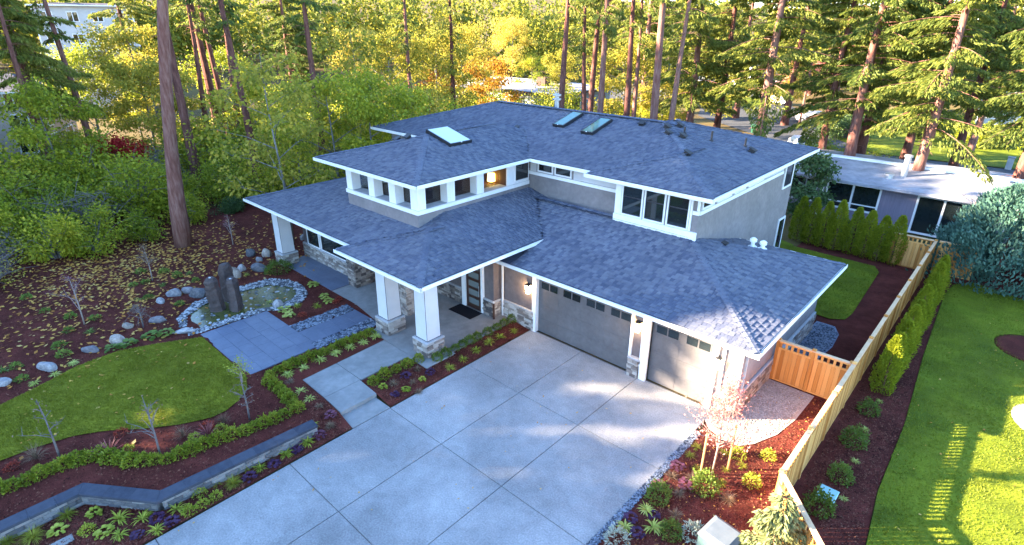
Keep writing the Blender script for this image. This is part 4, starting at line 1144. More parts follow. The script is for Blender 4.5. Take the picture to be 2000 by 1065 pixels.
# --- lanterns beside the doors (lit), door mat, path light
def lantern(x, y, z, label, watt=4):
    t = thing('wall_lantern', label, 'lantern', (x, y, z))
    MB().box(x - .06, x + .06, y - .03, y, z - .16, z + .2).build('back_plate', M['dark'], t)
    MB().add([(x - .07, y - .20, z - .20), (x + .07, y - .20, z - .20), (x + .07, y - .07, z - .20), (x - .07, y - .07, z - .20), (x - .10, y - .24, z + .20), (x + .10, y - .24, z + .20), (x + .10, y - .05, z + .20), (x - .10, y - .05, z + .20)],
             [(0, 3, 2, 1), (4, 5, 6, 7), (0, 1, 5, 4), (1, 2, 6, 5), (2, 3, 7, 6), (3, 0, 4, 7)]).build('glass_shade', M['lamp_glow'], t)
    MB().bbox(x - .12, x + .12, y - .26, y - .0, z + .202, z + .24, .02).build('lantern_roof', M['dark'], t)
    l = bpy.data.lights.new('lantern_light', 'POINT'); l.energy = watt; l.color = (1, .66, .32); l.shadow_soft_size = .1
    lo = bpy.data.objects.new('lantern_light', l); COL.objects.link(lo); lo.parent = t; lo.location = (0, -.42, 0)
lantern(-.32, .118, 2.05, 'lit lantern on the wall left of the wide garage door')
lantern(5.24, .118, 2.25, 'lit lantern on the pier between the two garage doors')
lantern(8.48, .118, 2.05, 'lantern on the sunlit pier right of the single garage door', 2)
dm = MB(); dm.bbox(-4.25, -2.72, -1.36, -.56, .163, .18, .005)
tag(dm.build('door_mat', M['mat_black']), 'black rectangular mat in front of the entry door', 'mat')
pl = thing('path_light', 'slim brown bollard light with pale top beside the entry wall', 'light', (-1.95, -.55, .16))
MB().lathe([(.06, 0), (.06, .02), (.045, .03), (.045, .82)], (-1.95, -.55, .16), 10).build('post', M['door_wood'], pl)
MB().lathe([(.05, .82), (.06, .84), (.055, .9), (.02, .92)], (-1.95, -.55, .16), 10).build('lamp_head', M['column'], pl)

# ================================================================== GARDEN THINGS
# --- retaining wall: split-face blocks in courses with cap stones
def retaining_wall():
    t = thing('retaining_wall', 'low grey block retaining wall with dark cap stones, bent along the planting bed', 'wall', (-1.1, -13, .0))
    line = [(-.86, -10.36), (-1.16, -15.10), (-3.14, -16.52), (-3.14, -24.0)]
    unit = MB().add([(-1, -1, -1), (1, -1, -1), (1, 1, -1), (-1, 1, -1), (-1, -1, 1), (1, -1, 1), (1, 1, 1), (-1, 1, 1), (-.8, -1.25, -.75), (.75, -1.2, -.8), (.8, -1.22, .75), (-.78, -1.28, .8)],
                    [(0, 3, 2, 1), (4, 5, 6, 7), (1, 2, 6, 5), (2, 3, 7, 6), (3, 0, 4, 7), (0, 1, 9, 8), (1, 5, 10, 9), (5, 4, 11, 10), (4, 0, 8, 11), (8, 9, 10, 11)]).mesh('block', M['block'])
    base = Vector((-1.1, -13, 0))
    turn = {}
    for i in range(1, len(line) - 1):
        a0 = math.atan2(line[i][1] - line[i - 1][1], line[i][0] - line[i - 1][0]); a1 = math.atan2(line[i + 1][1] - line[i][1], line[i + 1][0] - line[i][0])
        turn[i] = (a1 - a0 + math.pi) % (2 * math.pi) - math.pi
    for i in range(len(line) - 1):
        p, q = Vector((*line[i], 0)), Vector((*line[i + 1], 0))
        d = (q - p); L = d.length; d.normalize()
        ang = math.atan2(d.y, d.x)
        out = Vector((-d.y, d.x, 0))              # towards the driveway
        for c in range(3):
            tt = -(.2 if c % 2 else 0.)
            while tt < L - .02:
                a, b = max(tt, 0.03 if i else 0), min(tt + .40, L - .03)
                tt += .40
                if b - a < .06: continue
                m = p + d * ((a + b) / 2) + Vector((0, 0, -.02 + .143 * (c + .5))) - base
                o = link('block', unit, t, m)
                o.rotation_euler = (0, 0, ang + math.pi)
                o.scale = ((b - a) / 2 - .004, .12, .069)
        n = int(L / .62); w = L / n
        for k in range(n):
            a, b = k * w, (k + 1) * w
            
            m = p + d * ((a + b) / 2) + Vector((0, 0, .455))
            h0, h1 = w / 2 - .003, w / 2 - .003
            k0 = k1 = 0.0                      # mitred ends where the wall bends
            if k == 0 and i: k0 = math.tan(turn[i] / 2)
            if k == n - 1 and i < len(line) - 2: k1 = math.tan(turn[i + 1] / 2)
            q = .21
            pts = [m + d * (-h0 - k0 * q * -1) + out * q, m + d * (-h0 - k0 * q) - out * q, m + d * (h1 + k1 * q) - out * q, m + d * (h1 - k1 * q) + out * q]
            MB().prism([(a_.x, a_.y) for a_ in pts], .41, .50).build('cap_stone', M['capstone'], t)
    MB().prism([(-.86, -10.37), (-1.16, -15.05), (-3.06, -16.40), (-3.06, -24), (-3.24, -24), (-3.24, -16.45), (-1.28, -15.1), (-.97, -10.37)], -.2, .40).build('core', M['mortar'], t)
retaining_wall()

# --- cedar fence with a row of square openings under the cap
PICK = {}
def fence(name, label, cat, p, q, h=1.85, post_every=2.35, boards=True, posts_at=None, posts='both'):
    p, q = Vector((*p, 0)), Vector((*q, 0))
    d = (q - p); L = d.length; d.normalize(); ang = math.atan2(d.y, d.x)
    t = thing(name, label, cat, p, ang)
    if 'b' not in PICK:
        PICK['b'] = MB().box(-.5, .5, -.011, .011, 0, 1).mesh('board', M['cedar'])
    bm_ = PICK['b']
    hb_ = h - .34
    n = int(L / .142); w = L / n
    for i in range(n):
        o = link('board', bm_, t, (w * (i + .5), random.uniform(-.003, .003), .06)); o.scale = (w - .006, 1, hb_ - .06)
    m = int(L / .20); w2 = L / m
    for i in range(m):
        o = link('picket', bm_, t, (w2 * (i + .5), 0, hb_ + .07)); o.scale = (.085, 1.8, h - hb_ - .145)
    def rail(z0, z1, yw, nm, mat='cedar'):
        link(nm, MB().box(0, L, -yw, yw, z0, z1).mesh(nm, M[mat]), t)
    rail(.0, .058, .02, 'kick_board'); rail(hb_, hb_ + .068, .03, 'rail'); rail(h - .074, h - .004, .03, 'rail'); rail(h, h + .04, .07, 'cap_rail', 'cedar_cap')
    k = max(1, round(L / post_every))
    pm = MB().box(-.055, .055, -.055, .055, -.2, h + .07).bbox(-.075, .075, -.075, .075, h + .072, h + .115, .03).mesh('post', M['cedar'])
    for i in range(k + 1):
        if posts == 'inner' and i in (0, k): continue
        link('post', pm, t, (L * i / k, 0.0, 0))
    return t
fence('cedar_fence', 'long cedar board fence running back beside the house to the thuja row', 'fence', (11.95, -3.7), (11.95, 20.35))
fence('cedar_fence', 'sunlit end of cedar fence angling towards the front of the photo', 'fence', (11.96, -3.72), (15.3, -7.65), posts='inner')
fence('cedar_fence', 'short cedar fence panel closing the side yard behind the thujas', 'fence', (9.95, 20.4), (11.85, 20.4), posts='inner')
fence('cedar_fence', 'cedar fence panel half hidden behind the blue green cypress', 'fence', (12.1, 20.5), (13.9, 20.6), posts='inner')
fence('garden_gate', 'orange cedar double gate between garage corner and long fence', 'gate', (9.34, 3.62), (11.86, 3.68), 1.75, 1.26)

# --- basalt fountain columns
def basalt(x, y, h, r, lean, label):
    t = thing('basalt_column', label, 'stone column', (x, y, .15))
    mb = MB(); n = 7; K = 11
    ph = random.uniform(0, 1)
    rr = [r * random.uniform(.8, 1.18) for _ in range(n)]
    tilt = (random.uniform(-.18, .18), random.uniform(-.18, .18))
    for j in range(K + 1):
        f = j / K
        for k in range(n):
            a = ph + 2 * math.pi * k / n + random.uniform(-.06, .06)
            q = rr[k] * (1.1 - .2 * f + random.uniform(-.085, .085)) * (.72 if j == K else 1)
            cx, cy = q * math.cos(a), q * math.sin(a)
            mb.v.append((x + cx + lean[0] * f, y + cy + lean[1] * f, .15 + h * f + (tilt[0] * cx + tilt[1] * cy if j > K - 3 else 0) + (random.uniform(-.05, .05) if 0 < j else -.1)))
        for k in range(n):
            if j: mb.f.append(((j - 1) * n + k, (j - 1) * n + (k + 1) % n, j * n + (k + 1) % n, j * n + k))
    mb.f.append(tuple(K * n + k for k in range(n)))
    mb.build('rock', M['basalt'], t)
    MB().lathe([(.05, 0), (.06, .015), (.03, .03)], (x + lean[0], y + lean[1], .15 + h), 8).build('water_jet', M['column'], t)
basalt(-12.30, -8.95, 1.75, .29, (.05, -.08), 'front left basalt column of the pond fountain')
basalt(-11.70, -8.35, 1.60, .33, (-.10, .05), 'front right basalt column of the pond fountain')
basalt(-12.95, -8.10, 1.95, .32, (.02, .04), 'tallest basalt column at the back of the pond fountain')

# --- boulders
def boulder_mesh(seed, mat):
    bm = bmesh.new(); bmesh.ops.create_icosphere(bm, subdivisions=3, radius=1)
    r_ = random.Random(seed)
    pl = []
    for _ in range(9):
        v = Vector((r_.gauss(0, 1), r_.gauss(0, 1), r_.gauss(0, 1))).normalized(); pl.append((v, r_.uniform(.62, .9)))
    for v in bm.verts:
        c = v.co.copy()
        for n, d in pl:
            k = c.dot(n)
            if k > d: c -= n * (k - d) * .92
        c += Vector((r_.uniform(-1, 1), r_.uniform(-1, 1), r_.uniform(-1, 1))) * .02
        v.co = c
    me = bpy.data.meshes.new('boulder'); bm.to_mesh(me); bm.free()
    me.materials.append(mat)
    return me
RN = ['bluish white', 'brown grey', 'tan', 'dark slate']
RL = ['long whitish boulder at the lawn edge far left', 'weathered brown boulder with pitted top near the lawn edge', 'tan boulder with leafy plants at its foot by the lawn', 'flat pale boulder touching the patio and lawn corner',
      'brown flat rock left of the pond pebbles', 'small tan rock below the weeping maple', 'pale grey boulder streaked with yellow moss above the pond', 'grey slanted rock beside the big dark boulder', 'big dark boulder left of the basalt columns',
      'small pale rock behind the weeping maple', 'bluish rock cut by the left edge of the photo', 'tall tan boulder right behind the basalt columns', 'small white rock behind the basalt columns', 'dark mossy rock high in the bed above the pond',
      'pale tan rock near the far porch column', 'small grey rock leaning on the pale tan one', 'large brownish dark boulder behind the pond ring', 'white rock at the corner of the patio planting bed', 'white rock in front of the porch window behind the column']
RM = ['rock_pale', 'rock_grey', 'rock_tan', 'rock_dark']
for i, ((x, y), (a, b, c)) in enumerate([(r[0], r[1]) for r in ROCKS]):
    o = link('boulder', boulder_mesh(i + 3, M[RM[ROCKS[i][2]]]))
    o.location = (x, y, hb(x, y) + c * .2); o.scale = (a * .52, b * .52, c * .72); o.rotation_euler = (random.uniform(-.1, .1), random.uniform(-.15, .15), random.uniform(.4, 1.3))
    tag(o, RL[i], 'boulder', 'boulders in the garden bed')

# --- utility boxes
def transformer():
    x, y = 11.3, -5.6
    t = thing('utility_box', 'green pad mounted utility cabinet with grey hipped lid at the bottom edge', 'utility box', (x, y, 0), 0)
    a, b = .52, .48
    rz = R(20)
    mb = MB().box(x - .62, x + .62, y - .60, y + .60, -.05, .06); mb.build('concrete_pad', M['concrete'], t)
    MB().box(x - a, x + a, y - b, y + b, .06, .72).build('cabinet', M['tx_green'], t)
    lid = MB(); e = .03
    lid.add([(x - a - e, y - b - e, .72), (x + a + e, y - b - e, .72), (x + a + e, y + b + e, .72), (x - a - e, y + b + e, .72), (x - a - e, y - b - e, .80), (x + a + e, y - b - e, .80), (x + a + e, y + b + e, .86), (x - a - e, y + b + e, .86),
             (x - a + .12, y - b + .12, .90), (x + a - .12, y - b + .12, .90), (x + a - .12, y + b - .10, .94), (x - a + .12, y + b - .10, .94)],
            [(0, 3, 2, 1), (0, 1, 5, 4), (1, 2, 6, 5), (2, 3, 7, 6), (3, 0, 4, 7), (4, 5, 9, 8), (5, 6, 10, 9), (6, 7, 11, 10), (7, 4, 8, 11), (8, 9, 10, 11)])
    lid.build('lid', M['tx_top'], t)
    MB().box(x + .02, x + .16, y - b - .006, y - b - .001, .40, .62).build('warning_label', M['white'], t)
    MB().box(x + .30, x + .36, y - b - .006, y - b - .001, .30, .62).build('yellow_sticker', M['sign_yellow'], t)
    MB().box(x - .01, x + .01, y - b - .008, y - b - .001, .1, .70).build('door_seam', M['dark'], t)
    t.rotation_euler = (0, 0, R(-8)); t.scale = (.82, .82, .82)
transformer()
ub = thing('utility_box', 'small pale blue lidded meter box beside a boxwood outside the fence', 'utility box', (12.86, -1.55, 0))
MB().bbox(12.62, 13.08, -1.85, -1.30, .0, .16, .02).build('box_body', M['metal'], ub)
MB().bbox(12.60, 13.10, -1.87, -1.28, .162, .20, .02).build('lid', M['lid_blue'], ub)
# tree rings on the neighbour's lawn
struct(MB().lathe([(1.45, .04), (1.25, .07), (.2, .12)], (17.0, 13.4, 0), 28).build('mulch_ring', M['mulch'], None, True))
struct(MB().lathe([(1.55, .04), (1.35, .07), (.2, .12)], (18.1, 7.4, 0), 28).build('mulch_ring', M['fine_gravel'], None, True))
struct(MB().bbox(-1.98, -1.68, -17.9, -17.1, .0, .075, .01).build('stepping_stone', M['concrete']))

# ================================================================== PLANTS: shared leaf meshes
def leaf_quads(P, D, size, asp=.5, droop=.2, mat=None, name='crown', twist=True):
    """rhombic leaves: P base points, D unit directions, size lengths"""
    n = len(P)
    D = D / np.maximum(1e-6, np.linalg.norm(D, axis=1))[:, None]
    rnd = rng.normal(size=(n, 3))
    S = np.cross(D, rnd); S /= np.maximum(1e-6, np.linalg.norm(S, axis=1))[:, None]
    size = np.broadcast_to(np.asarray(size, float), (n,))
    L = D * size[:, None]; W = S * (size * asp * .5)[:, None]
    dz = np.zeros((n, 3)); dz[:, 2] = -droop * size
    V = np.stack([P, P + L * .45 + W, P + L + dz, P + L * .45 - W], 1).reshape(-1, 3)
    F = np.arange(n * 4).reshape(-1, 4)
    return V, F
def crown_mesh(name, parts, mat):
    Vs, Fs, b = [], [], 0
    for V, F in parts:
        Vs.append(V); Fs.append(F + b); b += len(V)
    return npmesh(name, np.concatenate(Vs), np.concatenate(Fs), mat)
def rdir(n, up=0.0):
    d = rng.normal(size=(n, 3)); d[:, 2] += up
    return d / np.linalg.norm(d, axis=1)[:, None]

def blob_points(n, clumps, rad):
    """points gathered round clump centres (k,3) with radii"""
    k = len(clumps)
    i = rng.integers(0, k, n)
    d = rdir(n); r = rng.uniform(0, 1, n) ** .45
    return clumps[i] + d * (r * rad[i])[:, None], d

# ---------- conifers
def fir_proto(name, h, zb, rbase, spread, nbr, dens=1.0, dead=10, lean=0.0, seed=0, ls=.38):
    r_ = random.Random(seed); g = np.random.default_rng(seed)
    root = empty(name)
    mb = MB()
    pts = [(lean * (max(z, 0) / h) ** 1.3 * 3, 0.12 * math.sin(z * .25 + seed), z) for z in np.linspace(-.4, h, 12)]
    rad = [rbase * (1.25 if i == 0 else 1.06 if i == 1 else (1 - (i / 11.) * .93)) for i in range(12)]
    mb.tube(pts, rad, 11)
    for k in range(dead):
        z = r_.uniform(max(2.5, zb * .35), zb + 2); a = r_.uniform(0, 6.28); L = r_.uniform(.4, 1.8)
        x0 = lean * (z / h) ** 1.3 * 3
        mb.tube([(x0, 0, z), (x0 + math.cos(a) * L * .6, math.sin(a) * L * .6, z + .05), (x0 + math.cos(a) * L, math.sin(a) * L, z - .15 * L)], [.03, .018, .006], 4, False)
    P, D, S = [], [], []
    for b in range(nbr):
        f = (b + r_.random()) / nbr
        z = zb + (h - zb) * f ** .92
        L = spread * (1 - f) ** .75 * r_.uniform(.55, 1.1) + .35
        if f < .12: L *= r_.uniform(.5, 1)
        a = r_.uniform(0, 6.28)
        x0 = lean * (z / h) ** 1.3 * 3
        m = 6
        dirh = np.array([math.cos(a), math.sin(a), 0])
        sid = np.array([-math.sin(a), math.cos(a), 0])
        sag = r_.uniform(.18, .52) * L
        bp = [np.array([x0, 0, z]) + dirh * L * t + np.array([0, 0, .25 * t * (1 - f) - sag * t ** 1.6 + (.5 * f * L * t)]) for t in np.linspace(0, 1, m)]
        mb.tube([tuple(q) for q in bp], [.045 * (1 - f * .5) * (1 - .85 * i / (m - 1)) for i in range(m)], 4, False)
        n = int(60 * L * dens) + 14
        t = g.uniform(.12, 1, n) ** .8
        idx = np.clip((t * (m - 1)).astype(int), 0, m - 2); fr = t * (m - 1) - idx
        B = np.array(bp); C0 = B[idx] * (1 - fr)[:, None] + B[idx + 1] * fr[:, None]
        wid = (1.05 - t) * L * .34 + .12
        off = g.uniform(-1, 1, n)
        C0 = C0 + sid[None] * (off * wid)[:, None]
        C0[:, 2] -= np.abs(off) * wid * .45 + g.uniform(0, .28, n) * t
        d = dirh[None] * g.uniform(.5, 1.0, n)[:, None] + sid[None] * (np.sign(off) * g.uniform(.3, .9, n))[:, None]
        d[:, 2] = g.uniform(-1.15, .05, n)
        P.append(C0); D.append(d); S.append(g.uniform(.68, 1.32, n) * ls)
    V, F = leaf_quads(np.concatenate(P), np.concatenate(D), np.concatenate(S), .38, .25)
    link('trunk', mb.mesh('trunk', M['bark'], (0, 0, 0), True), root)
    link('crown', npmesh('crown', V, F, M['fir']), root)
    return root

# ---------- broadleaved trees
def tree_proto(name, h, rcrown, rtrunk, nleaf, lsize, mat, bark='bark_grey', zc=.3, seed=0, nb=11, clr=.9, asp=.7):
    r_ = random.Random(seed); g = np.random.default_rng(seed)
    root = empty(name)
    mb = MB()
    top = h * .92
    pts = [(math.sin(z * .5 + seed) * .12, math.cos(z * .4 + seed) * .12, z) for z in np.linspace(-.3, top, 9)]
    mb.tube(pts, [rtrunk * (1.2 if i == 0 else 1 - .93 * i / 8) for i in range(9)], 8)
    cl, rad = [], []
    for b in range(nb):
        f = (b + .5) / nb
        z0 = h * (zc * .75 + (.86 - zc * .75) * f)
        a = b * 2.4 + r_.uniform(-.5, .5)
        L = rcrown * (math.sin(math.pi * (.22 + .70 * f))) * r_.uniform(.75, 1.1)
        p0 = Vector((0, 0, z0)); p1 = p0 + Vector((math.cos(a) * L * .5, math.sin(a) * L * .5, L * .28)); p2 = p0 + Vector((math.cos(a) * L, math.sin(a) * L, L * .45))
        rr = rtrunk * .42 * (1 - .6 * f)
        mb.tube([p0, p1, p2], [rr, rr * .6, rr * .2], 5, False)
        for s in range(3):
            t = r_.uniform(.35, 1); q = p1.lerp(p2, t) if t > .5 else p0.lerp(p1, t * 2)
            e = q + Vector((r_.gauss(0, 1), r_.gauss(0, 1), r_.uniform(.2, 1))).normalized() * r_.uniform(.5, 1.1) * rcrown * .35
            mb.tube([q, (q + e) / 2 + Vector((0, 0, .05)), e], [rr * .4, rr * .25, rr * .08], 4, False)
            cl.append(e); rad.append(r_.uniform(.55, 1.0) * clr)
        cl.append(p2); rad.append(r_.uniform(.7, 1.1) * clr)
    cl.append(Vector((0, 0, top))); rad.append(clr)
    cl = np.array([tuple(c) for c in cl]); rad = np.array(rad)
    i = g.integers(0, len(cl), nleaf); d = g.normal(size=(nleaf, 3)); d /= np.linalg.norm(d, axis=1)[:, None]
    P = cl[i] + d * (rad[i] * g.uniform(0, 1, nleaf) ** .5)[:, None] * np.array([1.15, 1.15, .75])
    dd = d.copy() + g.normal(size=(nleaf, 3)) * .6; dd[:, 2] -= .25
    V, F = leaf_quads(P, dd, g.uniform(.7, 1.3, nleaf) * lsize, asp, .15)
    link('trunk', mb.mesh('trunk', M[bark], (0, 0, 0), True), root)
    link('crown', npmesh('crown', V, F, M[mat]), root)
    return root

def shrub_proto(name, r, h, nleaf, lsize, mat, seed=0, nb=14, bark='twig', bare=0, asp=.6):
    r_ = random.Random(seed); g = np.random.default_rng(seed)
    root = empty(name)
    mb = MB(); cl, rad = [], []
    for b in range(nb):
        a = r_.uniform(0, 6.28); q = r * r_.uniform(.2, .95); zz = h * r_.uniform(.35, 1.0) * (1 - .35 * (q / r) ** 2)
        e = Vector((math.cos(a) * q, math.sin(a) * q, zz)); mid = Vector((e.x * .35, e.y * .35, zz * .55))
        mb.tube([(0, 0, -.1), mid, e], [.05 * r / 2 + .008, .03 * r / 2 + .005, .006], 4, False)
        cl.append(tuple(e)); rad.append(r_.uniform(.28, .5) * r)
        cl.append((e.x * .8, e.y * .8, zz * .55)); rad.append(r_.uniform(.25, .42) * r)
        for s in range(bare):
            t = r_.uniform(.3, 1.); p = mid.lerp(e, t); q2 = p + Vector((r_.gauss(0, 1), r_.gauss(0, 1), r_.uniform(-.1, 1))).normalized() * r * r_.uniform(.3, .7)
            mb.tube([p, (p + q2) / 2 + Vector((r_.uniform(-.1, .1), r_.uniform(-.1, .1), .08)), q2], [.018, .012, .005], 4, False)
    cl = np.array(cl); rad = np.array(rad)
    n = nleaf
    if n:
        i = g.integers(0, len(cl), n); d = g.normal(size=(n, 3)); d /= np.linalg.norm(d, axis=1)[:, None]
        P = cl[i] + d * (rad[i] * g.uniform(0, 1, n) ** .5)[:, None]; P[:, 2] = np.maximum(P[:, 2], .04)
        dd = d + g.normal(size=(n, 3)) * .6; dd[:, 2] += .05
        V, F = leaf_quads(P, dd, g.uniform(.7, 1.3, n) * lsize, asp, .15)
        link('foliage', npmesh('foliage', V, F, M[mat]), root)
    link('stems', mb.mesh('stems', M[bark], (0, 0, 0), True), root)
    return root

def column_proto(name, h, r, nleaf, lsize, mat, seed=0, taper=.25, base=.16):
    g = np.random.default_rng(seed)
    root = empty(name)
    t = g.uniform(0, 1, nleaf) ** .9; a = g.uniform(0, 6.28, nleaf)
    prof = r * np.clip(np.sin(np.pi * np.clip(base + t * (.99 - base), 0, 1)) ** .6, .03, 1) * (1 - taper * t)
    wob = 1 + .14 * (1.7 if r > 2 else 1) * np.sin(a * 3 + t * 9 + seed) + .09 * (1.8 if r > 2 else 1) * np.sin(a * 7 - t * 17) + g.normal(0, .05, nleaf)
    q = prof * wob * g.uniform(.72, 1.05, nleaf)
    P = np.stack([np.cos(a) * q, np.sin(a) * q, t * h], 1)
    D = np.stack([np.cos(a) * .55, np.sin(a) * .55, np.full(nleaf, .9)], 1) + g.normal(0, .35, (nleaf, 3))
    V, F = leaf_quads(P, D, g.uniform(.7, 1.3, nleaf) * lsize, .45, .0)
    mb = MB().tube([(0, 0, -.1), (0, 0, h * .5), (0, 0, h * .85)], [.06, .045, .01], 6)
    link('trunk', mb.mesh('trunk', M['bark'], (0, 0, 0)), root)
    link('crown', npmesh('crown', V, F, M[mat]), root)
    return root

# ---------- low plants, each one mesh of leaves
def mound_mesh(name, r, h, n, ls, mat, seed=0, asp=.55):
    g = np.random.default_rng(seed)
    d = g.normal(size=(n, 3)); d[:, 2] = np.abs(d[:, 2]); d /= np.linalg.norm(d, axis=1)[:, None]
    bump = 1 + .16 * np.sin(d[:, 0] * 6 + seed) * np.cos(d[:, 1] * 7 + seed * 2) + g.normal(0, .07, n)
    q = g.uniform(.55, 1, n) ** .5 * bump
    P = d * q[:, None] * np.array([r, r, h]); P[:, 2] += .02
    D = d + g.normal(size=(n, 3)) * .55; D[:, 2] += .2
    V, F = leaf_quads(P, D, g.uniform(.7, 1.3, n) * ls, asp, .1)
    return npmesh(name, V, F, mat)
def strap_mesh(name, n, L, w, mat, seed=0, arch=.8, up=1.0, seg=4, flat=0.0):
    """arching strap leaves from one crown"""
    g = np.random.default_rng(seed)
    V, F = [], []
    for i in range(n):
        a = g.uniform(0, 6.28); l = L * g.uniform(.6, 1.1); el = g.uniform(.35, 1.45) * up; b = len(V)
        px = np.array([math.cos(a), math.sin(a), 0]) * g.uniform(0, .05)
        dh = np.array([math.cos(a), math.sin(a), 0]); sd_ = np.array([-math.sin(a), math.cos(a), 0])
        p = px.copy(); ang = el
        for s in range(seg + 1):
            f = s / seg
            ww = w * (math.sin(math.pi * (.15 + .85 * f)) if s < seg else .02) * g.uniform(.9, 1.1)
            V += [p - sd_ * ww / 2, p + sd_ * ww / 2]
            p = p + (dh * math.cos(ang) + np.array([0, 0, 1]) * math.sin(ang)) * l / seg
            ang -= arch * g.uniform(.7, 1.3) * 2 / seg
        for s in range(seg):
            k = b + s * 2; F.append((k, k + 1, k + 3, k + 2))
    V = np.array(V); V[:, 2] = np.maximum(V[:, 2], .01)
    return npmesh(name, V, np.array(F), mat)
def rosette_mesh(name, n, r, h, ls, mat, seed=0):
    g = np.random.default_rng(seed)
    a = g.uniform(0, 6.28, n); q = r * g.uniform(.1, 1, n) ** .6
    P = np.stack([np.cos(a) * q * .75, np.sin(a) * q * .75, h * (1.05 - (q / r) ** 2 * .7) * g.uniform(.75, 1.1, n)], 1)
    D = np.stack([np.cos(a), np.sin(a), g.uniform(-.3, .35, n)], 1)
    s = g.uniform(.75, 1.25, n) * ls
    t = np.cross(D, np.array([0, 0, 1.])); t /= np.linalg.norm(t, axis=1)[:, None]
    D /= np.linalg.norm(D, axis=1)[:, None]
    w = .42
    V = np.stack([P, P + D * s[:, None] * .3 + t * (s * w)[:, None], P + D * s[:, None] * .75 + t * (s * w * .85)[:, None], P + D * s[:, None] - np.array([0, 0, .1]) * s[:, None], P + D * s[:, None] * .75 - t * (s * w * .85)[:, None], P + D * s[:, None] * .3 - t * (s * w)[:, None]], 1)
    V += g.normal(0, .006, V.shape)
    return npmesh(name, V.reshape(-1, 3), np.arange(n * 6).reshape(-1, 6), mat)

def put(name, me, x, y, z, label, cat, group, s=1.0, sv=.15):
    o = link(name, me)
    if name not in ('box_plant', 'mounded_shrub', 'boxwood'): s *= .75
    k = s * random.uniform(1 - sv, 1 + sv)
    o.location = (x, y, z); o.rotation_euler = (0, 0, random.uniform(0, 6.28)); o.scale = (k, k, k * random.uniform(.9, 1.1))
    return tag(o, label, cat, group)
def many(name, meshes, pts, hf, label, cat, group, s=1.0):
    for i, (x, y) in enumerate(pts):
        put(name, meshes[i % len(meshes)], x, y, (hf(x, y) if callable(hf) else hf) - .01, label, cat, group, s)

mB = [mound_mesh('box_plant', .27, .36, 420, .085, M['hedge'], i) for i in range(3)]
mBr = [mound_mesh('box_plant', .27, .36, 420, .085, M['box'], i + 4) for i in range(3)]
mBox = [mound_mesh('boxwood', .36, .55, 900, .075, M['box'], i + 9) for i in range(2)]
mTuft = [strap_mesh('grass_tuft', 150, .52, .012, M['tuft'], i, .9, 1.05) for i in range(3)]
mTuftS = [strap_mesh('grass_tuft', 60, .30, .016, M['tuft'], i + 3, .8, 1.0) for i in range(2)]
mPaleT = [strap_mesh('grass_tuft', 60, .26, .018, M['varieg'], i + 5, .9, .9) for i in range(2)]
mStrap = [strap_mesh('lily_plant', 34, .50, .040, M['strap'], i, .9, .95) for i in range(3)]
mVar = [strap_mesh('variegated_plant', 46, .48, .046, M['varieg'], i + 6, 1.0, .85) for i in range(3)]
mYel = [strap_mesh('yellow_sedge', 60, .46, .022, M['strap'], i + 20, .9, 1.0) for i in range(3)]
mBrown = [strap_mesh('brown_sedge', 90, .34, .012, M['brown_grass'], i, .7, 1.05) for i in range(2)]
mTaupe = [strap_mesh('feather_grass', 120, .75, .012, M['brown_grass'], i + 30, .55, 1.15) for i in range(2)]
mPurp = [rosette_mesh('purple_heuchera', 46, .25, .2, .12, M['purple'], i) for i in range(3)]
mPink = [rosette_mesh('pink_heuchera', 50, .28, .24, .12, M['pinkleaf'], i) for i in range(2)]
mLime = [rosette_mesh('lime_heuchera', 46, .27, .2, .13, M['strap'], i + 7) for i in range(2)]
mHosta = [rosette_mesh('hosta', 30, .33, .26, .24, M['varieg'], i + 11) for i in range(2)]
mCord = [strap_mesh('cordyline', 44, .75, .045, M['cord'], i, .25, 1.0) for i in range(2)]
mGreen = [mound_mesh('perennial', .28, .26, 170, .13, M['green'], i + 20, .4) for i in range(3)] + [strap_mesh('perennial', 40, .42, .035, M['green'], 3, .9, .9)]
mHell = [rosette_mesh('hellebore', 40, .36, .28, .22, M['green'], i + 4) for i in range(2)]
mPaleS = [mound_mesh('silver_shrub', .42, .75, 260, .2, M['pale'], i + 40, .3) for i in range(2)]
mRed = [mound_mesh('red_perennial', .26, .22, 140, .09, M['red'], i + 50) for i in range(2)]
mEu = [mound_mesh('euonymus', .27, .3, 260, .09, M['strap'], i + 60) for i in range(2)]
mShr = [mound_mesh('small_shrub', .42, .5, 380, .11, M['strap'], i + 70) for i in range(2)]

def along(line, step):
    out = []
    for i in range(len(line) - 1):
        a, b = Vector(line[i]), Vector(line[i + 1]); n = max(1, round((b - a).length / step))
        out += [tuple(a + (b - a) * k / n) for k in range(n)]
    return out + [line[-1]]
many('box_plant', mB, along([(-4.98, -5.35), (-5.05, -7.6), (-5.12, -9.9)], .35), .16, 'low box plant in the straight hedge along the pebble strip and patio', 'hedge plant', 'hedge beside the patio', .82)
many('box_plant', mB, along([(-4.6, -10.15), (-3.4, -10.15), (-2.3, -10.25)], .37), hb, 'box plant in the short hedge run between patio corner and retaining wall', 'hedge plant', 'hedge turning at the patio corner', .85)
many('box_plant', mB, along([(-2.25, -10.8), (-2.24, -12.14), (-2.42, -13.38), (-2.57, -14.4), (-3.28, -15.18), (-4.24, -15.76), (-4.55, -16.3), (-4.7, -16.9), (-4.65, -17.5), (-4.76, -18.2), (-4.8, -19.5), (-4.8, -21)], .36), hb, 'yellow green box plant in the wavy hedge behind the retaining wall', 'hedge plant', 'wavy hedge behind the retaining wall', .88)
many('box_plant', mB, W_HEDGE, hr, 'low box plant beside the walkway in front of the corner column', 'hedge plant', 'hedge right of the walkway', .85)
many('box_plant', mBr, W_HEDGE2, hr, 'dark green plant in the hedge between porch floor and driveway bed', 'hedge plant', 'hedge along the porch', .8)
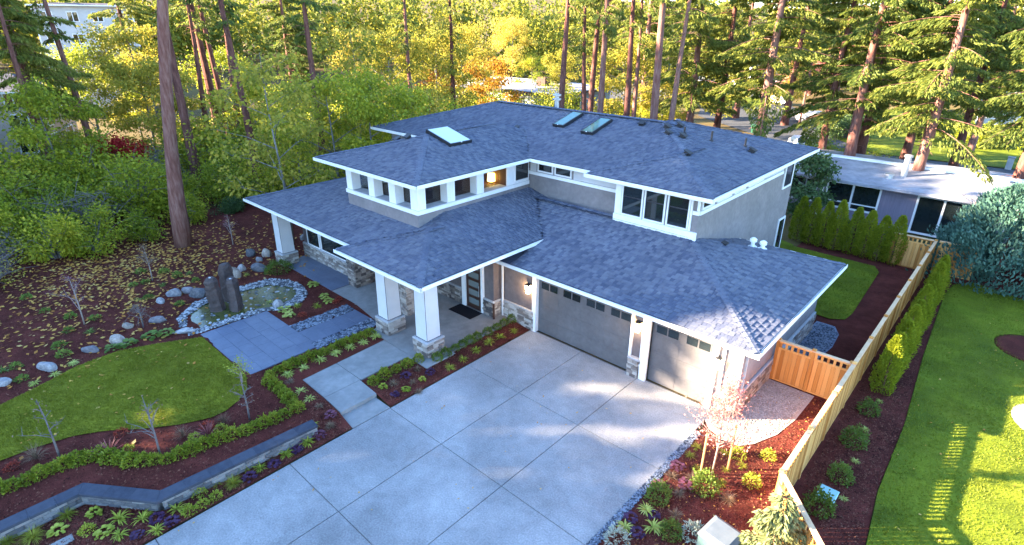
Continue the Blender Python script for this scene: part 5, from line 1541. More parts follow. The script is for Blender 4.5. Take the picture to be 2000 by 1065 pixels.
many('grass_tuft', mTuft, P_TUFT, hl, 'fine yellow green fountain grass below the retaining wall', 'grass', 'fountain grasses below the wall', 1.0)
many('heuchera', mLime, P_LIME, hl, 'lime green heuchera at the lower left of the bed below the wall', 'plant', 'lime heucheras', 1.0)
many('lily_plant', mStrap, P_STRAP, hl, 'green strappy lily in the bed between retaining wall and driveway', 'plant', 'lilies below the wall', 1.0)
many('euonymus', mEu, P_EUON, hl, 'variegated euonymus in the bed near the bend of the retaining wall', 'shrub', 'euonymus below the wall', .95)
many('heuchera', mPurp, P_PURP, hl, 'dark purple heuchera at the driveway edge below the retaining wall', 'plant', 'purple heucheras below the wall', 1.0)
many('heuchera', mPink, P_PINK, hl, 'pink purple heuchera near the upper end of the retaining wall', 'plant', 'pink heucheras by the wall end', 1.0)
many('sedge', mBrown, P_BROWN, hl, 'brown grey sedge clump near the walkway step and wall end', 'grass', 'brown sedges by the walkway', 1.0)
many('hosta', mVar, P_HOSTA, .165, 'pale yellow variegated hosta between box hedge and walkway', 'plant', 'variegated hostas by the walkway', 1.0)
many('sedge', mYel, W_YEL, hr, 'yellow arching sedge between porch hedge and driveway', 'grass', 'yellow sedges along the driveway bed', 1.0)
many('heuchera', mPurp, W_PURP, hr, 'purple heuchera in the bed at the foot of the corner column', 'plant', 'purple heucheras by the column', 1.0)
many('sedge', mBrown, W_BROWN, hr, 'brown sedge in the bed between walkway and driveway', 'grass', 'brown sedges by the column', 1.0)
many('heuchera', mLime, W_LIME, hr, 'small lime heuchera in the bed between walkway and driveway', 'plant', 'lime heucheras by the column', .8)
for (x, y), l in zip(U_CORD, ('spiky red cordyline left of the bare sapling by the curved lawn', 'spiky red cordyline near the right end of the curved lawn')):
    put('cordyline', mCord[0], x, y, hb(x, y), l, 'plant', 'red cordylines', 1.0)
many('spirea_mound', [mound_mesh('spirea_mound', .26, .28, 260, .07, M['strap'], 90)], U_MOUND, hb, 'rounded yellow green mound beside a red cordyline', 'shrub', 'yellow mounds in the upper bed', 1.0)
many('feather_grass', mTaupe, U_TAUPE, hb, 'taupe feather grass leaning over the lawn edge', 'grass', 'taupe grasses at the lawn edge', .9)
many('red_perennial', mRed, U_RED, hb, 'low reddish perennial at the lower lawn edge', 'plant', 'red perennials at the lawn edge', 1.0)
many('perennial', mGreen, L_GREEN, hb, 'small green perennial in the mulch bed below the wood', 'plant', 'green perennials in the left bed', 1.0)
many('hellebore', mHell, L_HELL, hb, 'broad leaved hellebore beside a boulder at the lawn edge', 'plant', 'hellebores by the boulders', 1.0)
many('variegated_plant', mVar, L_PALE, hb, 'pale variegated clump at the mulch edge of the front lawn', 'plant', 'pale clumps at the lawn edge', .85)
many('hosta', mHosta, B_HOSTA, .17, 'broad leaved hosta in the planting bed inside the patio', 'plant', 'hostas in the patio bed', .95)
many('sedge', mYel, B_YEL, .17, 'yellow grass clump near the pond and patio bed', 'grass', 'yellow grasses near the pond', .9)
many('red_perennial', mRed, B_RED, .17, 'orange red perennial in the planting bed inside the patio', 'plant', 'red perennials in the patio bed', .9)
for x, y in B_MOUND:
    put('mounded_shrub', mound_mesh('mounded_shrub', .75, .55, 1300, .09, M['box'], 77), x, y, .15, 'round green shrub beside the far porch column', 'shrub', None, 1.0, 0)
for (x, y), l in zip(R_BOX, ('round boxwood next to the gravel strip', 'round boxwood at the foot of the pink tree stake', 'round boxwood near the utility cabinet')):
    put('boxwood', mBox[0], x, y, 0, l, 'boxwood', 'boxwoods in the right bed', .95)
many('grass_tuft', mTuftS, R_TUFT, .0, 'small yellow green grass tuft around the pink leaved tree', 'grass', 'grass tufts round the pink tree', 1.0)
for (x, y), l in zip(R_SHRUB, ('yellow green shrub right of the pink tree by the gravel path', 'yellow green shrub closest to the cedar fence', 'yellow shrub in the middle of the right bed')):
    put('small_shrub', mShr[0], x, y, 0, l, 'shrub', 'yellow shrubs in the right bed', .8)
many('heuchera', mPink, R_PINK, 0, 'pink heuchera in the bed right of the driveway', 'plant', 'pink heucheras in the right bed', .95)
many('sedge', mBrown, R_BROWN, 0, 'brownish grass clump in the bed right of the driveway', 'grass', 'brown grasses in the right bed', 1.2)
many('lily_plant', mVar, R_STRAP, 0, 'yellow strappy clump at the bottom of the right bed', 'plant', 'yellow clumps in the right bed', 1.05)
many('heuchera', mPurp, R_PURP, 0, 'purple heuchera beside the gravel strip of the driveway', 'plant', 'purple heucheras in the right bed', .95)
for (x, y), l in zip(R_PALE, ('silvery shrub cut by the bottom edge beside the driveway', 'silvery shrub in front of the green utility cabinet')):
    put('silver_shrub', mPaleS[0], x, y, 0, l, 'shrub', 'silver shrubs', 1.0)
for (x, y), l in zip(X_BOX, ('first boxwood outside the fence, touching the pale blue box', 'second boxwood outside the fence from the bottom', 'third boxwood outside the fence from the bottom', 'fourth boxwood outside the fence, nearest the thuja row')):
    put('boxwood', mBox[1], x, y, 0, l, 'boxwood', 'boxwoods outside the fence', .95)
many('grass_tuft', mPaleT, X_TUFT, 0, 'tiny pale grass tuft between boxwoods and right lawn', 'grass', 'pale tufts outside the fence', .9)

# ---------- saplings and ornamental trees in the garden
def sapling(name, h, seed, bark, spread=.5, leaves=0, lmat=None, lsize=.06, weep=False, nb=12):
    r_ = random.Random(seed)
    root = empty(name)
    mb = MB(); tips = []
    mb.tube([(0, 0, -.1), (.03, .02, h * .35), (-.03, .03, h * .7), (.02, 0, h)], [.035, .028, .018, .006], 6)
    for b in range(nb):
        z = h * r_.uniform(.28, .95); a = r_.uniform(0, 6.28); L = spread * h * r_.uniform(.4, 1) * (1.15 - z / h)
        p0 = Vector((0, 0, z)); up = -.1 if weep else .7
        p1 = p0 + Vector((math.cos(a) * L * .5, math.sin(a) * L * .5, L * (.35 if weep else .45))); p2 = p0 + Vector((math.cos(a) * L, math.sin(a) * L, L * up))
        mb.tube([p0, p1, p2], [.014, .010, .004], 4, False)
        for s in range(3):
            t = r_.uniform(.3, 1); q = p0.lerp(p1, t) if s == 0 else p1.lerp(p2, t)
            e = q + Vector((r_.gauss(0, .7), r_.gauss(0, .7), (-.4 if weep else .6))).normalized() * L * r_.uniform(.25, .55)
            mb.tube([q, (q + e) / 2, e], [.008, .006, .003], 3, False); tips += [e, (q + e) / 2, q]
        tips += [p2, p1]
    link('trunk', mb.mesh('trunk', M[bark], (0, 0, 0), True), root)
    if leaves:
        g = np.random.default_rng(seed)
        T = np.array([tuple(t) for t in tips]); i = g.integers(0, len(T), leaves)
        P = T[i] + g.normal(0, .10 if leaves < 600 else .13, (leaves, 3))
        V, F = leaf_quads(P, g.normal(size=(leaves, 3)), g.uniform(.7, 1.3, leaves) * lsize, .6, .1)
        link('crown', npmesh('crown', V, F, M[lmat]), root)
    return root
def at_xy(o, x, y, z, label, cat, group=None, rz=0, s=1):
    o.location = (x, y, z); o.rotation_euler = (0, 0, rz); o.scale = (s, s, s); return tag(o, label, cat, group)
for k, ((x, y), l) in enumerate(zip(U_SAP, ('bare sapling nearest the left edge by the wavy hedge', 'bare sapling in the middle of the curved lawn bed', 'thin bare sapling near the patio corner'))):
    at_xy(sapling('bare_sapling', 2.3 if k < 2 else 1.9, k + 2, 'twig', .42, 40, 'brown_grass'), x, y, hb(x, y), l, 'sapling', 'bare saplings')
x, y = L_MAPLE[0]
at_xy(sapling('weeping_maple', 1.15, 21, 'twig', 1.0, 260, 'brown_grass', .05, True, 18), x, y, hb(x, y), 'low weeping maple with bare spreading twigs left of the pond', 'maple')
x, y = L_MAPLE[1]
at_xy(sapling('young_maple', 2.4, 22, 'bark_red', .5, 420, 'pinkleaf', .05), x, y, hb(x, y), 'young maple with thin rosy twigs in the leaf strewn bed', 'maple')
x, y = L_MAPLE[2]
at_xy(sapling('young_shrub_tree', 2.0, 23, 'bark_red', .4, 500, 'brown_grass', .07), x, y, hb(x, y), 'young golden brown sapling left of the big trunk base', 'sapling')
x, y = L_SAPR[0]
at_xy(sapling('young_shrub_tree', 2.0, 24, 'bark_red', .45, 260, 'pinkleaf', .05), x, y, hb(x, y), 'thin reddish sapling above the pond boulders', 'sapling')
at_xy(sapling('young_shrub_tree', 1.1, 25, 'bark_red', .5, 420, 'strap', .06), -5.3, -10.9, hb(-5.3, -10.9), 'small yellow leaved sapling at the lower patio corner', 'sapling')
at_xy(sapling('pink_cherry_tree', 3.7, 26, 'bark_red', .36, 2100, 'pink', .075, False, 46), 9.93, -3.0, 0, 'young tree with pink leaves at the corner of the driveway', 'tree')
for k, (x, y) in enumerate(((9.72, -3.4), (10.2, -2.45))):
    tag(MB().tube([(x, y, -.1), (x, y, 1.75)], .035, 8).build('tree_stake', M['stake']), ('round wooden stake left of the pink tree trunk', 'round wooden stake right of the pink tree trunk')[k], 'stake', 'tree stakes')
sp = fir_proto('young_spruce', 7.5, .4, .16, 2.6, 90, .9, 0, 0, 91)
for ch in sp.children:
    if ch.name.startswith('crown'): ch.data.materials[0] = M['spruce']
at_xy(sp, 12.45, -5.3, 0, 'small sunlit spruce inside the angled fence end', 'spruce', None, 0, .34)
bare2 = sapling('bare_sapling', 2.6, 71, 'twig', .5, 0)
at_xy(bare2, 12.9, 25.0, 0, 'bare tree in front of the neighbour house roof', 'sapling', None, 0, 1.6)

# thuja rows
th = column_proto('thuja', 2.9, .58, 4600, .11, 'thuja', 1, .42)
th2 = column_proto('thuja', 2.9, .58, 4600, .11, 'thuja', 2, .42)
used = {}
ORD = ['first', 'second', 'third', 'fourth', 'fifth', 'sixth', 'seventh', 'eighth', 'ninth', 'tenth', 'eleventh', 'twelfth', 'thirteenth', 'fourteenth', 'fifteenth', 'sixteenth']
def place(proto, x, y, z, label, cat, group, s=1, rz=None, tilt=(0, 0), sz=None):
    if proto.name not in used: o = proto; used[proto.name] = 1
    else: o = copy_tree(proto)
    o.location = (x, y, z); o.rotation_euler = (tilt[0], tilt[1], random.uniform(0, 6.28) if rz is None else rz)
    o.scale = (s, s, sz if sz else s * random.uniform(.94, 1.06))
    return tag(o, label, cat, group)
for i, x in enumerate((4.75, 5.5, 6.3, 7.0, 7.95, 8.65, 9.4, 10.15)):
    place((th, th2)[i % 2], x, 20.75 - .06 * i, 0, ORD[i] + ' thuja from the left in the row behind the side lawn', 'thuja', 'thuja row behind the side lawn', 1.0, sz=random.uniform(.92, 1.08))
for i, y in enumerate((5.6, 6.9, 8.2, 9.5, 10.8, 12.1, 13.4, 14.7, 16.0, 17.2)):
    place((th2, th)[i % 2], 12.78, y, 0, ORD[i] + ' thuja from the near end of the row outside the cedar fence', 'thuja', 'thuja row outside the fence', .80, sz=(.88 if i == 0 else .76) * random.uniform(.9, 1.06))

# ================================================================== WOODLAND AND NEIGHBOURS
CNT = {}
def count(t):
    CNT[t] = CNT.get(t, -1) + 1
    return t % ORD[CNT[t]]
bare1 = fir_proto('tall_fir', 32, 15.5, .42, 3.2, 30, .5, 12, .0, 3)
bare2f = fir_proto('tall_fir', 29, 14, .37, 3.0, 28, .5, 14, .15, 4)
low1 = fir_proto('branching_fir', 27, 7.0, .46, 5.2, 96, 1.9, 8, .0, 5, .27)
low2 = fir_proto('branching_fir', 24, 6.0, .42, 4.6, 84, 1.9, 8, .1, 6, .27)
big = fir_proto('tall_fir', 33, 17, .43, 3.6, 30, .5, 6, 2.3, 8)
den = fir_proto('dense_fir', 26, 2.0, .5, 4.4, 130, 1.1, 0, .0, 9)
big.location = (-22.63, -6.93, .2); big.rotation_euler = (0, 0, R(42))
tag(big, 'thick reddish brown fir trunk rising from the leaf covered bed', 'fir tree')
FL = {0: 'tall bare fir trunk just right of the thick front trunk', 6: 'reddish fir trunk standing above the green shrubs left of the house', 7: 'straight trunk lit along its left side in the yellow maples', 8: 'leaning trunk in front of the beige house on the left', 9: 'trunk nearest the upper left corner of the photo',
      10: 'sunlit trunk in front of the grey flat roofed house', 13: 'thick violet grey trunk rising right behind the skylights', 16: 'grey trunk behind the roof, left of a slanting pale one', 17: 'pale slanting trunk behind the upper roof'}
for i, (x, y) in enumerate(BARE_FIR):
    left = x < -45
    lab = FL[i] if i in FL else count('%s slender fir trunk from the left among the yellow trees behind the house') if i < 8 or i >= 18 else count('%s slender fir trunk from the left in the group behind the skylights')
    lean = (R(random.uniform(-2, 2)), R(random.uniform(-2, 2))) if i != 17 else (R(-1), R(4))
    place((bare1, bare2f)[i % 2], x, y, hg(x, y), lab, 'fir tree', 'tall firs behind the house', random.uniform(.72, .95), None, lean)
for i, (x, y) in enumerate(sorted(LOW_FIR, key=lambda q: math.atan2(q[0] - CAM.x, q[1] - CAM.y))):
    place((low1, low2)[i % 2], x, y, hg(x, y), count('%s fir from the left with drooping branches in the wood behind the roof') if x < -16 else count('%s fir from the left with drooping branches near the street and right gardens'), 'fir tree', 'branching firs', random.uniform(.8, 1.1))
gm = [tree_proto('green_tree', 11.0, 3.8, .14, 7000, .21, 'bush', 'bark_grey', .2, 36, 12, 1.1), tree_proto('green_tree', 8.5, 3.2, .12, 5600, .20, 'bush', 'bark_grey', .15, 37, 11, 1.0)]
mp = [tree_proto('yellow_maple', 12.5, 4.2, .16, 9000, .23, 'maple', 'bark_grey', .25, 31, 12, 1.25), tree_proto('yellow_maple', 10.5, 3.6, .13, 7500, .22, 'maple', 'bark_grey', .18, 32, 11, 1.15), tree_proto('yellow_maple', 14.5, 4.4, .17, 8000, .23, 'maple', 'bark_grey', .35, 33, 13, 1.2)]
thin = [tree_proto('thin_maple', 9.5, 3.3, .10, 2600, .22, 'maple', 'bark_grey', .22, 34, 13, .95), tree_proto('thin_maple', 11.5, 3.0, .10, 2400, .22, 'maple', 'bark_grey', .3, 35, 13, .9)]
GREENS = (6, 8, 9, 11, 13, 14, 20, 21)
for i, (x, y) in sorted(enumerate(MAPLE), key=lambda q: math.atan2(q[1][0] - CAM.x, q[1][1] - CAM.y)):
    near_ = math.hypot(x - CAM.x, y - CAM.y) < 54
    if i in GREENS:
        place(gm[i % 2], x, y, hg(x, y), count('%s yellow green broadleaved tree from the left in the wood'), 'tree', 'green trees behind the house', random.uniform(.8, 1.05)); continue
    place(thin[i % 2] if near_ else mp[i % 3], x, y, hg(x, y), (count('%s sparse yellow maple from the left close behind the thicket') if near_ else count('%s full yellow maple from the left further back in the wood')), 'maple tree', 'yellow maples behind the house', random.uniform(.8, 1.1))
om = tree_proto('orange_tree', 9, 2.8, .10, 2600, .28, 'orange', 'bark_grey', .3, 41, 9, .9)
place(om, -33.5, 32.0, 0, 'small orange leaved tree in front of the grey flat roofed house', 'tree', None, 1.0)
place(om, -44.0, 33.0, 0, 'slim orange tinted tree left of the grey flat roofed house', 'tree', None, .9)
rm = tree_proto('red_maple', 5.5, 2.6, .09, 2200, .24, 'red_maple', 'bark_grey', .3, 42, 9, .9)
place(rm, -38.0, -5.6, hg(-38, -6), 'crimson maple beside the beige house on the left', 'maple tree', None, .8)
pk = tree_proto('pink_tree', 7.5, 3.4, .12, 3000, .3, 'pink', 'bark_grey', .3, 43, 10, 1.1)
place(pk, -14.0, 82.0, 0, 'pink leaved tree across the street', 'tree', None, 1.2)

sh = [shrub_proto('woodland_shrub', 2.3, 3.4, 4200, .20, 'bush', 51, 16, 'twig', 1), shrub_proto('woodland_shrub', 2.0, 2.8, 3600, .19, 'bush', 52, 15, 'twig', 2), shrub_proto('woodland_shrub', 2.6, 4.4, 4400, .21, 'bush', 53, 18, 'twig', 2)]
bz = shrub_proto('bare_shrub', 2.4, 3.6, 520, .14, 'maple', 54, 18, 'twig', 9)
dk = shrub_proto('evergreen_shrub', 1.8, 1.9, 3600, .16, 'bush_dark', 55, 14)
SHR = []
def shrub_band():
    r_ = random.Random(11)
    # front edge of the wood left of the house, then behind it
    edge = [(-20.2, -20.5), (-20.6, -17.5), (-22.2, -15.2), (-24.2, -13.0), (-24.6, -10.2), (-25.2, -7.6), (-26.8, -4.6), (-26.4, -1.8), (-26.2, .8), (-25.5, 3.5), (-24.5, 6.5), (-24.0, 9.8), (-23.5, 13), (-23, 16.5), (-22, 20)]
    for e in edge:
        for row in range(5):
            x = e[0] - row * 3.0 - r_.uniform(0, 1.6); y = e[1] + r_.uniform(-1.0, 1.0) + row * .5
            SHR.append((x, y, row))
    for k in range(34):
        SHR.append((r_.uniform(-56, -40), r_.uniform(-14, 30), 5))
    for k in range(26):
        SHR.append((r_.uniform(-42, -14), r_.uniform(24, 46), 6))
shrub_band()
for i, (x, y, row) in enumerate(SHR):
    if 2 < row < 5 and -5 < y + 4 < 3 and x < -38: pass
    q = random.random()
    if row == 0:
        p = dk if q < .18 else bz if q < .42 else sh[1] if q < .75 else sh[0]; s = random.uniform(.6, .85)
    elif row in (1, 2):
        p = bz if q < .38 else sh[i % 3]; s = random.uniform(.85, 1.1)
    else:
        p = bz if q < .12 else sh[i % 3]; s = random.uniform(.95, 1.35)
    lab, cat = ('green and yellow woodland shrub in the thicket left of and behind the house', 'shrub')
    grp = 'thicket shrubs'
    if p is bz: lab, grp = 'grey twiggy half bare shrub in the thicket left of the house', 'half bare shrubs'
    if p is dk: lab, grp = 'dark evergreen shrub at the front edge of the thicket', 'evergreen shrubs'
    place(p, x, y, hg(x, y), lab, cat, grp, s)
# right-hand shrubs
cy = column_proto('blue_cypress', 4.6, 2.6, 17000, .20, 'cypress', 61, .2, .36)
for i, (x, y, s, lab) in enumerate(((14.9, 21.2, 1.12, 'big blue green cypress bush in front of the neighbour house'), (19.2, 22.2, 1.1, 'second blue green cypress bush at the right edge of the photo'), (13.3, 22.6, .62, 'low blue green cypress at the fence corner'))):
    place(cy, x, y, 0, lab, 'cypress', 'blue green cypresses', s)
sm = tree_proto('camellia_tree', 5.2, 1.7, .10, 3600, .22, 'bush_dark', 'bark_grey', .15, 62, 10, .85)
place(sm, 3.6, 24.4, 0, 'dense dark green small tree between house and neighbour house', 'tree', None, 1.0)
for i, (x, y) in enumerate(((10.9, 23.2), (12.4, 22.2), (9.4, 23.6), (7.8, 23.8), (6.2, 23.6))):
    place(dk, x, y, 0, 'low evergreen shrub along the wall of the neighbour house', 'shrub', 'shrubs by the neighbour house', .55)
for i, (x, y, p, s) in enumerate(((-1.5, 46, sh[0], .8), (2.0, 44, sh[1], .9), (4.5, 42, sh[2], .6), (9, 66, sh[0], .9), (12, 68, sh[1], 1), (15, 58, bz, .7), (-3, 62, dk, 1.3), (-5, 64, dk, 1.4), (6, 70, sh[2], .7), (18, 70, dk, 1.6), (21, 66, dk, 1.6), (-27, 78, sh[0], 1.1), (-31, 80, sh[1], 1), (-36, 84, sh[2], 1))):
    place(p, x, y, 0, ('olive green shrub in the gardens beyond the neighbour house', 'dark hedge shrub beside the street bend', 'half bare shrub on the far lawn')[1 if p is dk else 2 if p is bz else 0], 'shrub', 'shrubs by the street', s)

# far wood closing the view: one mass of foliage
def far_wood():
    k = 330; m = 420
    a = rng.uniform(R(-92), R(10), k); d = rng.uniform(128, 178, k)
    h = rng.uniform(9, 24, k); rr = rng.uniform(2.2, 5.0, k)
    cx = CAM.x + np.sin(a) * d; cy = CAM.y + np.cos(a) * d
    dr = rdir(k * m).reshape(k, m, 3); q = rng.uniform(.3, 1, (k, m, 1)) ** .5
    lump = 1 + .28 * np.sin(dr[..., :1] * 5 + rr[:, None, None] * 3) * np.cos(dr[..., 2:] * 6 + h[:, None, None])
    P = dr * q * lump * np.stack([rr, rr, h * .48], 1)[:, None]
    P += np.stack([cx, cy, h * .58 + np.maximum(0, -cx - 60) * .05], 1)[:, None]
    P = P.reshape(-1, 3)
    V, F = leaf_quads(P, rdir(len(P)), rng.uniform(.45, 1.0, len(P)), .8, .1)
    m2 = mat_leaf('far_foliage', [(.06, .09, .02), (.14, .17, .025), (.30, .28, .03), (.50, .40, .06)], .4, .7, 0, .9, .05)
    stuff(link('far_woodland', npmesh('far_woodland', V, F, m2)), 'hazy green and yellow wood closing the view behind the houses', 'woodland')
far_wood()

# shade-giving wood continuing left of the photo (out of frame)
def shade_wood():
    r_ = random.Random(5)
    sx, sy = SUN_XY
    px, py = -sy, sx                      # perpendicular on the ground
    def pos(p, s): return (.678 * p + sx * s, -.735 * p + sy * s)
    spots = []
    for p in np.arange(-26.5, 2.6, 1.8):
        for s in (56, 63, 70, 77):
            spots.append((p + r_.uniform(-.8, .8), s + r_.uniform(-3, 3)))
    for p, s in spots:
        x, y = pos(p, s)
        place(den, x, y, hg(x, y), 'tall fir of the wood left of the garden', 'fir tree', 'firs left of the garden', r_.uniform(1.1, 1.35), sz=(s + 27) * .36 / 26 * r_.uniform(.98, 1.12))
    for p in (5.6, 8.0, 10.2, 11.4, 12.8, 14.1, 15.4, 16.7):
        for s in ((55, 60, 65) if p > 10 or p < 6 else (56, 63)):
            x, y = pos(p + r_.uniform(-.4, .4), s + r_.uniform(-2, 2))
            place(den, x, y, hg(x, y), 'fir at the front of the wood left of the garden', 'fir tree', 'firs left of the garden', r_.uniform(.85, 1.0), sz=(s + 5.5) * .354 / 26)
shade_wood()

# ---------- street, lawns beyond
struct(sheet('street', [(-60, 74), (-27.4, 74), (-24, 66), (-18, 61.5), (-9.8, 55.0), (-4, 48), (1.5, 46), (6.0, 50.5), (18, 51.5), (40, 53), (40, 57), (16, 55.5), (8, 54.6), (2, 54), (-3, 60), (-7.5, 69), (-11.5, 79), (-18, 88), (-26, 96), (-34, 100), (-60, 84)], lambda x, y: max(hg(x, y), -.03) + .03, M['asphalt'], 3, 0))
struct(sheet('far_lawn', [(-36, 92), (-27, 77), (-20, 84), (-24, 93)], lambda x, y: max(hg(x, y), -.03) + .06, M['lawn'], 3, .02))
struct(sheet('far_lawn', [(-3, 60), (2, 54.3), (8, 55), (40, 58), (40, 95), (-4, 95), (-11, 80), (-7, 70)], lambda x, y: max(hg(x, y), -.03) + .06, M['lawn'], 3, .02))
struct(sheet('far_lawn', [(-4, 47.5), (1.5, 45.6), (6, 50), (40, 52.5), (40, 33), (0, 33)], lambda x, y: .0, M['lawn'], 3, .02))

# ---------- neighbour houses
def box_part(par, name, mat, *b): return MB().box(*b).build(name, M[mat], par)
def house_window(par, axis, a0, a1, z0, z1, plane, out, mull=(), fr=.1): return window(par, axis, a0, a1, z0, z1, plane, out, fr, .07, mull, (), 'glass', False)
def neighbour_right():
    h = thing('neighbour_house', 'low neighbour house with pale flat roof and lilac grey board walls', 'house', (10, 29, 0))
    box_part(h, 'wall', 'wall_lilac', .6, 24, 27.4, 36, 0, 2.75)
    mb = MB(); mb.add([(-.2, 26.5, 2.78), (25, 26.5, 2.78), (25, 37, 2.78), (-.2, 37, 2.78), (-.2, 26.5, 2.95), (25, 26.5, 2.95), (25, 31.8, 3.45), (-.2, 31.8, 3.45), (25, 37, 2.95), (-.2, 37, 2.95)],
                      [(0, 3, 2, 1), (4, 5, 6, 7), (7, 6, 8, 9), (0, 1, 5, 4), (1, 2, 8, 6, 5), (2, 3, 9, 8), (3, 0, 4, 7, 9)])
    mb.build('roof', M['roof_white'], h)
    box_part(h, 'roof_curb', 'white', -.25, 25.05, 31.6, 32.0, 3.46, 3.62)
    house_window(h, 'x', 1.4, 3.6, 1.0, 2.5, 27.4, -1)
    house_window(h, 'x', 4.4, 7.6, .9, 2.55, 27.4, -1, (6.0,), .12)
    box_part(h, 'window_rail', 'white', 4.4, 7.6, 27.32, 27.36, 1.22, 1.30)
    house_window(h, 'x', 9.9, 12.7, .15, 2.5, 27.4, -1, (11.3,), .12)
    house_window(h, 'x', 14.6, 17.6, .9, 2.5, 27.4, -1, (16.1,), .12)
    box_part(h, 'corner_post', 'white', 3.95, 4.15, 27.28, 27.39, 0, 2.75)
    MB().lathe([(.20, 0), (.20, 1.25), (.17, 1.26), (.17, 1.35), (.26, 1.36), (.26, 1.5), (.1, 1.55)], (8.4, 29.4, 3.2), 14).build('flue', M['metal'], h)
    MB().lathe([(.26, 0), (.24, .25), (.30, .27), (.30, .36), (.05, .42)], (7.7, 28.6, 3.1), 12).build('roof_vent', M['metal'], h)
neighbour_right()
def neighbour_grey():
    h = thing('neighbour_house', 'grey flat roofed house partly hidden behind the main roof ridge', 'house', (-46, 53, 0))
    box_part(h, 'wall', 'wall_grey', -55, -37.2, 48.2, 62, 0, 3.3)
    MB().box(-56, -36.4, 47.4, 63, 3.32, 3.6).build('roof', M['roof_white'], h)
    MB().box(-56.05, -36.35, 47.34, 47.398, 3.30, 3.63).build('fascia', M['dark'], h)
    MB().box(-36.398, -36.34, 47.4, 63, 3.30, 3.63).build('fascia', M['dark'], h)
    for x in (-52, -46): house_window(h, 'x', x, x + 2.6, 1.0, 2.6, 48.2, -1, (x + 1.3,))
    house_window(h, 'y', 51, 54, 1.0, 2.6, -37.2, 1, (52.5,))
    box_part(h, 'chimney', 'brown_wall', -46.5, -44.8, 55, 56.2, 3.6, 4.9)
    MB().box(-66, -55.1, 54, 66, 3.0, 3.25).build('carport_roof', M['roof_white'], h)
    for x in (-65, -60): MB().box(x, x + .15, 54.4, 54.55, 0, 3.0).build('carport_post', M['white'], h)
neighbour_grey()
def gable_house(label, cx, cy, w, d, zb, zt, wallm, roofm, rows, cols, ang, pitch=.4):
    h = thing('neighbour_house', label, 'house', (0, 0, 0))
    box_part(h, 'wall', wallm, -w / 2, w / 2, -d / 2, d / 2, zb - 3, zt)
    e = .6; r = (d / 2 + e) * pitch
    MB().add([(-w / 2 - e, -d / 2 - e, zt + .01), (w / 2 + e, -d / 2 - e, zt + .01), (w / 2 + e, d / 2 + e, zt + .01), (-w / 2 - e, d / 2 + e, zt + .01), (-w / 2 + d * .3, 0, zt + r), (w / 2 - d * .3, 0, zt + r)],
             [(0, 3, 2, 1), (0, 1, 5, 4), (1, 2, 5), (2, 3, 4, 5), (3, 0, 4)]).build('roof', M[roofm], h)
    MB().box(-w / 2 - e, w / 2 + e, -d / 2 - e - .05, -d / 2 - e, zt - .12, zt + .06).build('gutter', M['white'], h)
    MB().box(w / 2 + e, w / 2 + e + .05, -d / 2 - e, d / 2 + e, zt - .12, zt + .06).build('gutter', M['white'], h)
    st = (zt - zb) / rows
    for i in range(rows):
        for j in range(cols):
            x = -w / 2 + w * (j + .5) / cols
            house_window(h, 'x', x - .65, x + .65, zb + st * i + .9, zb + st * i + 2.2, -d / 2, -1, (x,))
        for y in (-d / 4, d / 4):
            house_window(h, 'y', y - .6, y + .6, zb + st * i + .9, zb + st * i + 2.2, w / 2, 1)
        for x in (-w / 2, w / 2 - .0):
            MB().box(x - .09, x + .09, -d / 2 - .04, -d / 2 - .002, zb + st * i, zb + st * (i + 1) - .05).build('corner_board', M['white'], h)
    h.location = (cx, cy, 0); h.rotation_euler = (0, 0, ang)
    return h
gable_house('three storey beige house with white windows behind the firs on the far left', -61, -9.0, 9, 9, .5, 6.9, 'wall_beige', 'roof_dark', 3, 3, R(62), .25)
gable_house('large white building with flat looking front in the upper left', -107, 10.5, 13, 10, 8.6, 15.0, 'wall_pale', 'roof_dark', 2, 4, R(80), .08)
gable_house('dark roofed bungalow between the beige house and white building', -82, 5.5, 8, 8, 4.4, 7.2, 'wall_pale', 'roof_dark', 1, 3, R(75), .4)
gable_house('white house half hidden in the firs beyond the street on the right', 14, 92, 14, 9, 0, 4.5, 'wall_pale', 'roof_dark', 1, 4, R(5), .4)
gable_house('pale house behind the firs at the end of the street', -38, 112, 16, 9, 2, 6.5, 'wall_pale', 'roof_dark', 1, 4, R(-20), .4)

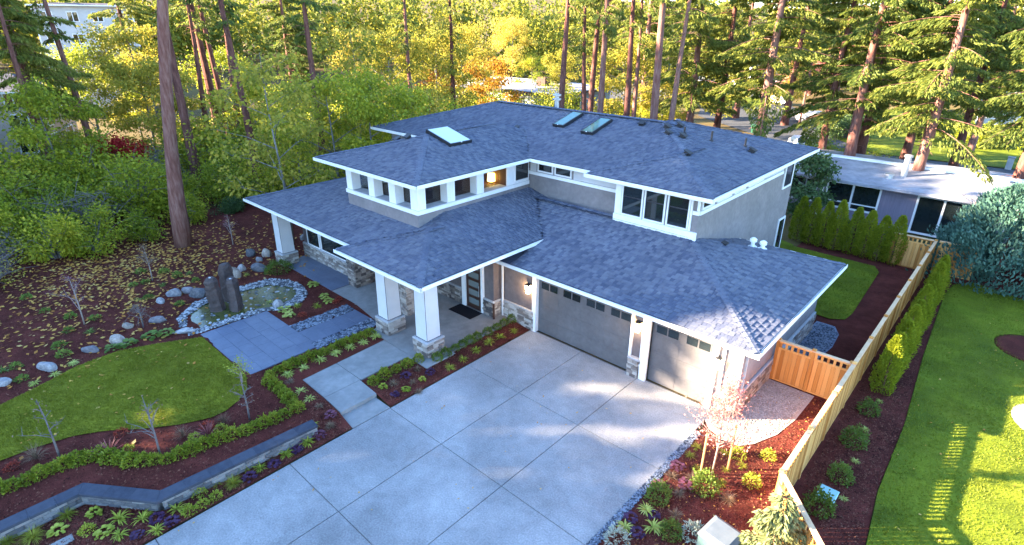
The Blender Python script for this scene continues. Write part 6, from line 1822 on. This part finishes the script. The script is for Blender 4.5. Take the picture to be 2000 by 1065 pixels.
# ---------- cars, bins, pole
def car(label, x, y, rz, s=1.0):
    t = thing('parked_car', label, 'car', (0, 0, 0))
    prof = [(-2.05, .35), (-2.1, .75), (-1.95, .98), (-1.55, 1.06), (-.95, 1.46), (.55, 1.50), (1.25, 1.08), (1.95, .92), (2.08, .6), (2.0, .32)]
    n = len(prof); W = .86
    mb = MB()
    rows = []
    for yy, k in ((-W, .0), (-W * .93, 1), (W * .93, 1), (W, 0)):
        rows.append([(px, yy * (.82 if pz > 1.2 else 1), pz) for px, pz in prof])
    v = rows[0] + rows[3]
    mb.add(v, [tuple(range(n)), tuple(range(2 * n - 1, n - 1, -1))] + [(i, n + i, n + (i + 1) % n, (i + 1) % n) for i in range(n)])
    mb.build('body', M['car_paint'], t)
    for s_ in (-1, 1):
        g = MB(); yy = s_ * (W * .82 + .012) ; y2 = s_ * (W * .985)
        g.add([(-1.35, y2, 1.08), (1.02, y2, 1.08), (.5, yy, 1.42), (-.9, yy, 1.40)], [(0, 1, 2, 3) if s_ < 0 else (3, 2, 1, 0)]); g.build('side_window', M['glass'], t)
    MB().add([(1.26, -.70, 1.10), (1.26, .70, 1.10), (.62, .62, 1.47), (.62, -.62, 1.47)], [(0, 1, 2, 3)]).build('windscreen', M['glass'], t)
    MB().add([(-1.57, .70, 1.09), (-1.57, -.70, 1.09), (-1.02, -.62, 1.45), (-1.02, .62, 1.45)], [(0, 1, 2, 3)]).build('rear_window', M['glass'], t)
    for px in (-1.25, 1.3):
        for s_ in (-1, 1):
            w = MB().tube([(px, s_ * .72, .33), (px, s_ * .90, .33)], .33, 16).build('wheel', M['tyre'], t)
            MB().tube([(px, s_ * .901, .33), (px, s_ * .915, .33)], .2, 12).build('rim', M['metal'], w)
    for s_ in (-1, 1):
        MB().box(2.0, 2.06, s_ * .62 - .16, s_ * .62 + .16, .66, .80).build('headlight', M['column'], t)
        MB().box(-2.12, -2.06, s_ * .66 - .12, s_ * .66 + .12, .74, .94).build('tail_light', M['red'], t)
    t.location = (x, y, .03); t.rotation_euler = (0, 0, rz); t.scale = (s, s, s)
car('white hatchback parked by the pole at the street bend', -9.6, 71.5, R(200), 1.05)
car('white car parked further up the street on the left', -20.2, 88.5, R(165))
car('pale car roof just visible above the right roof edge', -4.6, 50.6, R(120))
def bin_(label, x, y, s=1):
    t = thing('wheelie_bin', label, 'bin', (x, y, 0))
    MB().add([(x - .24, y - .26, .06), (x + .24, y - .26, .06), (x + .24, y + .26, .06), (x - .24, y + .26, .06), (x - .32, y - .36, 1.0), (x + .32, y - .36, 1.0), (x + .32, y + .36, 1.0), (x - .32, y + .36, 1.0)],
             [(0, 3, 2, 1), (4, 5, 6, 7), (0, 1, 5, 4), (1, 2, 6, 5), (2, 3, 7, 6), (3, 0, 4, 7)]).build('bin_body', M['bin_green'], t)
    MB().bbox(x - .35, x + .35, y - .42, y + .38, 1.003, 1.09, .03).build('lid', M['bin_green'], t)
    for s_ in (-1, 1): MB().tube([(x + s_ * .26, y + .3, .12), (x + s_ * .33, y + .3, .12)], .12, 10).build('wheel', M['tyre'], t)
bin_('dark green wheelie bin standing at the street edge', -20.0, 68.2)
bin_('dark green wheelie bin behind a fir trunk above the roof edge', -12.4, 57.6)
up = thing('utility_pole', 'dark wooden utility pole beside the white hatchback', 'pole', (-9.5, 65.7, 0))
MB().tube([(-9.5, 65.7, -.2), (-9.5, 65.7, 9.5)], [.15, .11], 10).build('pole', M['bark'], up)
MB().box(-10.5, -8.5, 65.64, 65.76, 8.7, 8.84).build('cross_arm', M['bark'], up)
up2 = thing('utility_pole', 'dark pole standing beside a fir trunk left of the bins', 'pole', (-18.9, 61.0, 0))
MB().tube([(-18.9, 61.0, -.2), (-18.9, 61.0, 10)], [.17, .12], 10).build('pole', M['bark'], up2)
MB().box(-19.9, -17.9, 60.94, 61.06, 9.1, 9.24).build('cross_arm', M['bark'], up2)
mb_ = thing('post_box', 'small stone pillar on the far lawn', 'pillar', (13.2, 55.2, 0))
MB().bbox(12.95, 13.45, 54.95, 55.45, 0, 1.1, .03).build('pillar', M['cap'], mb_)
MB().bbox(12.9, 13.5, 54.9, 55.5, 1.102, 1.2, .03).build('cap_stone', M['concrete'], mb_)
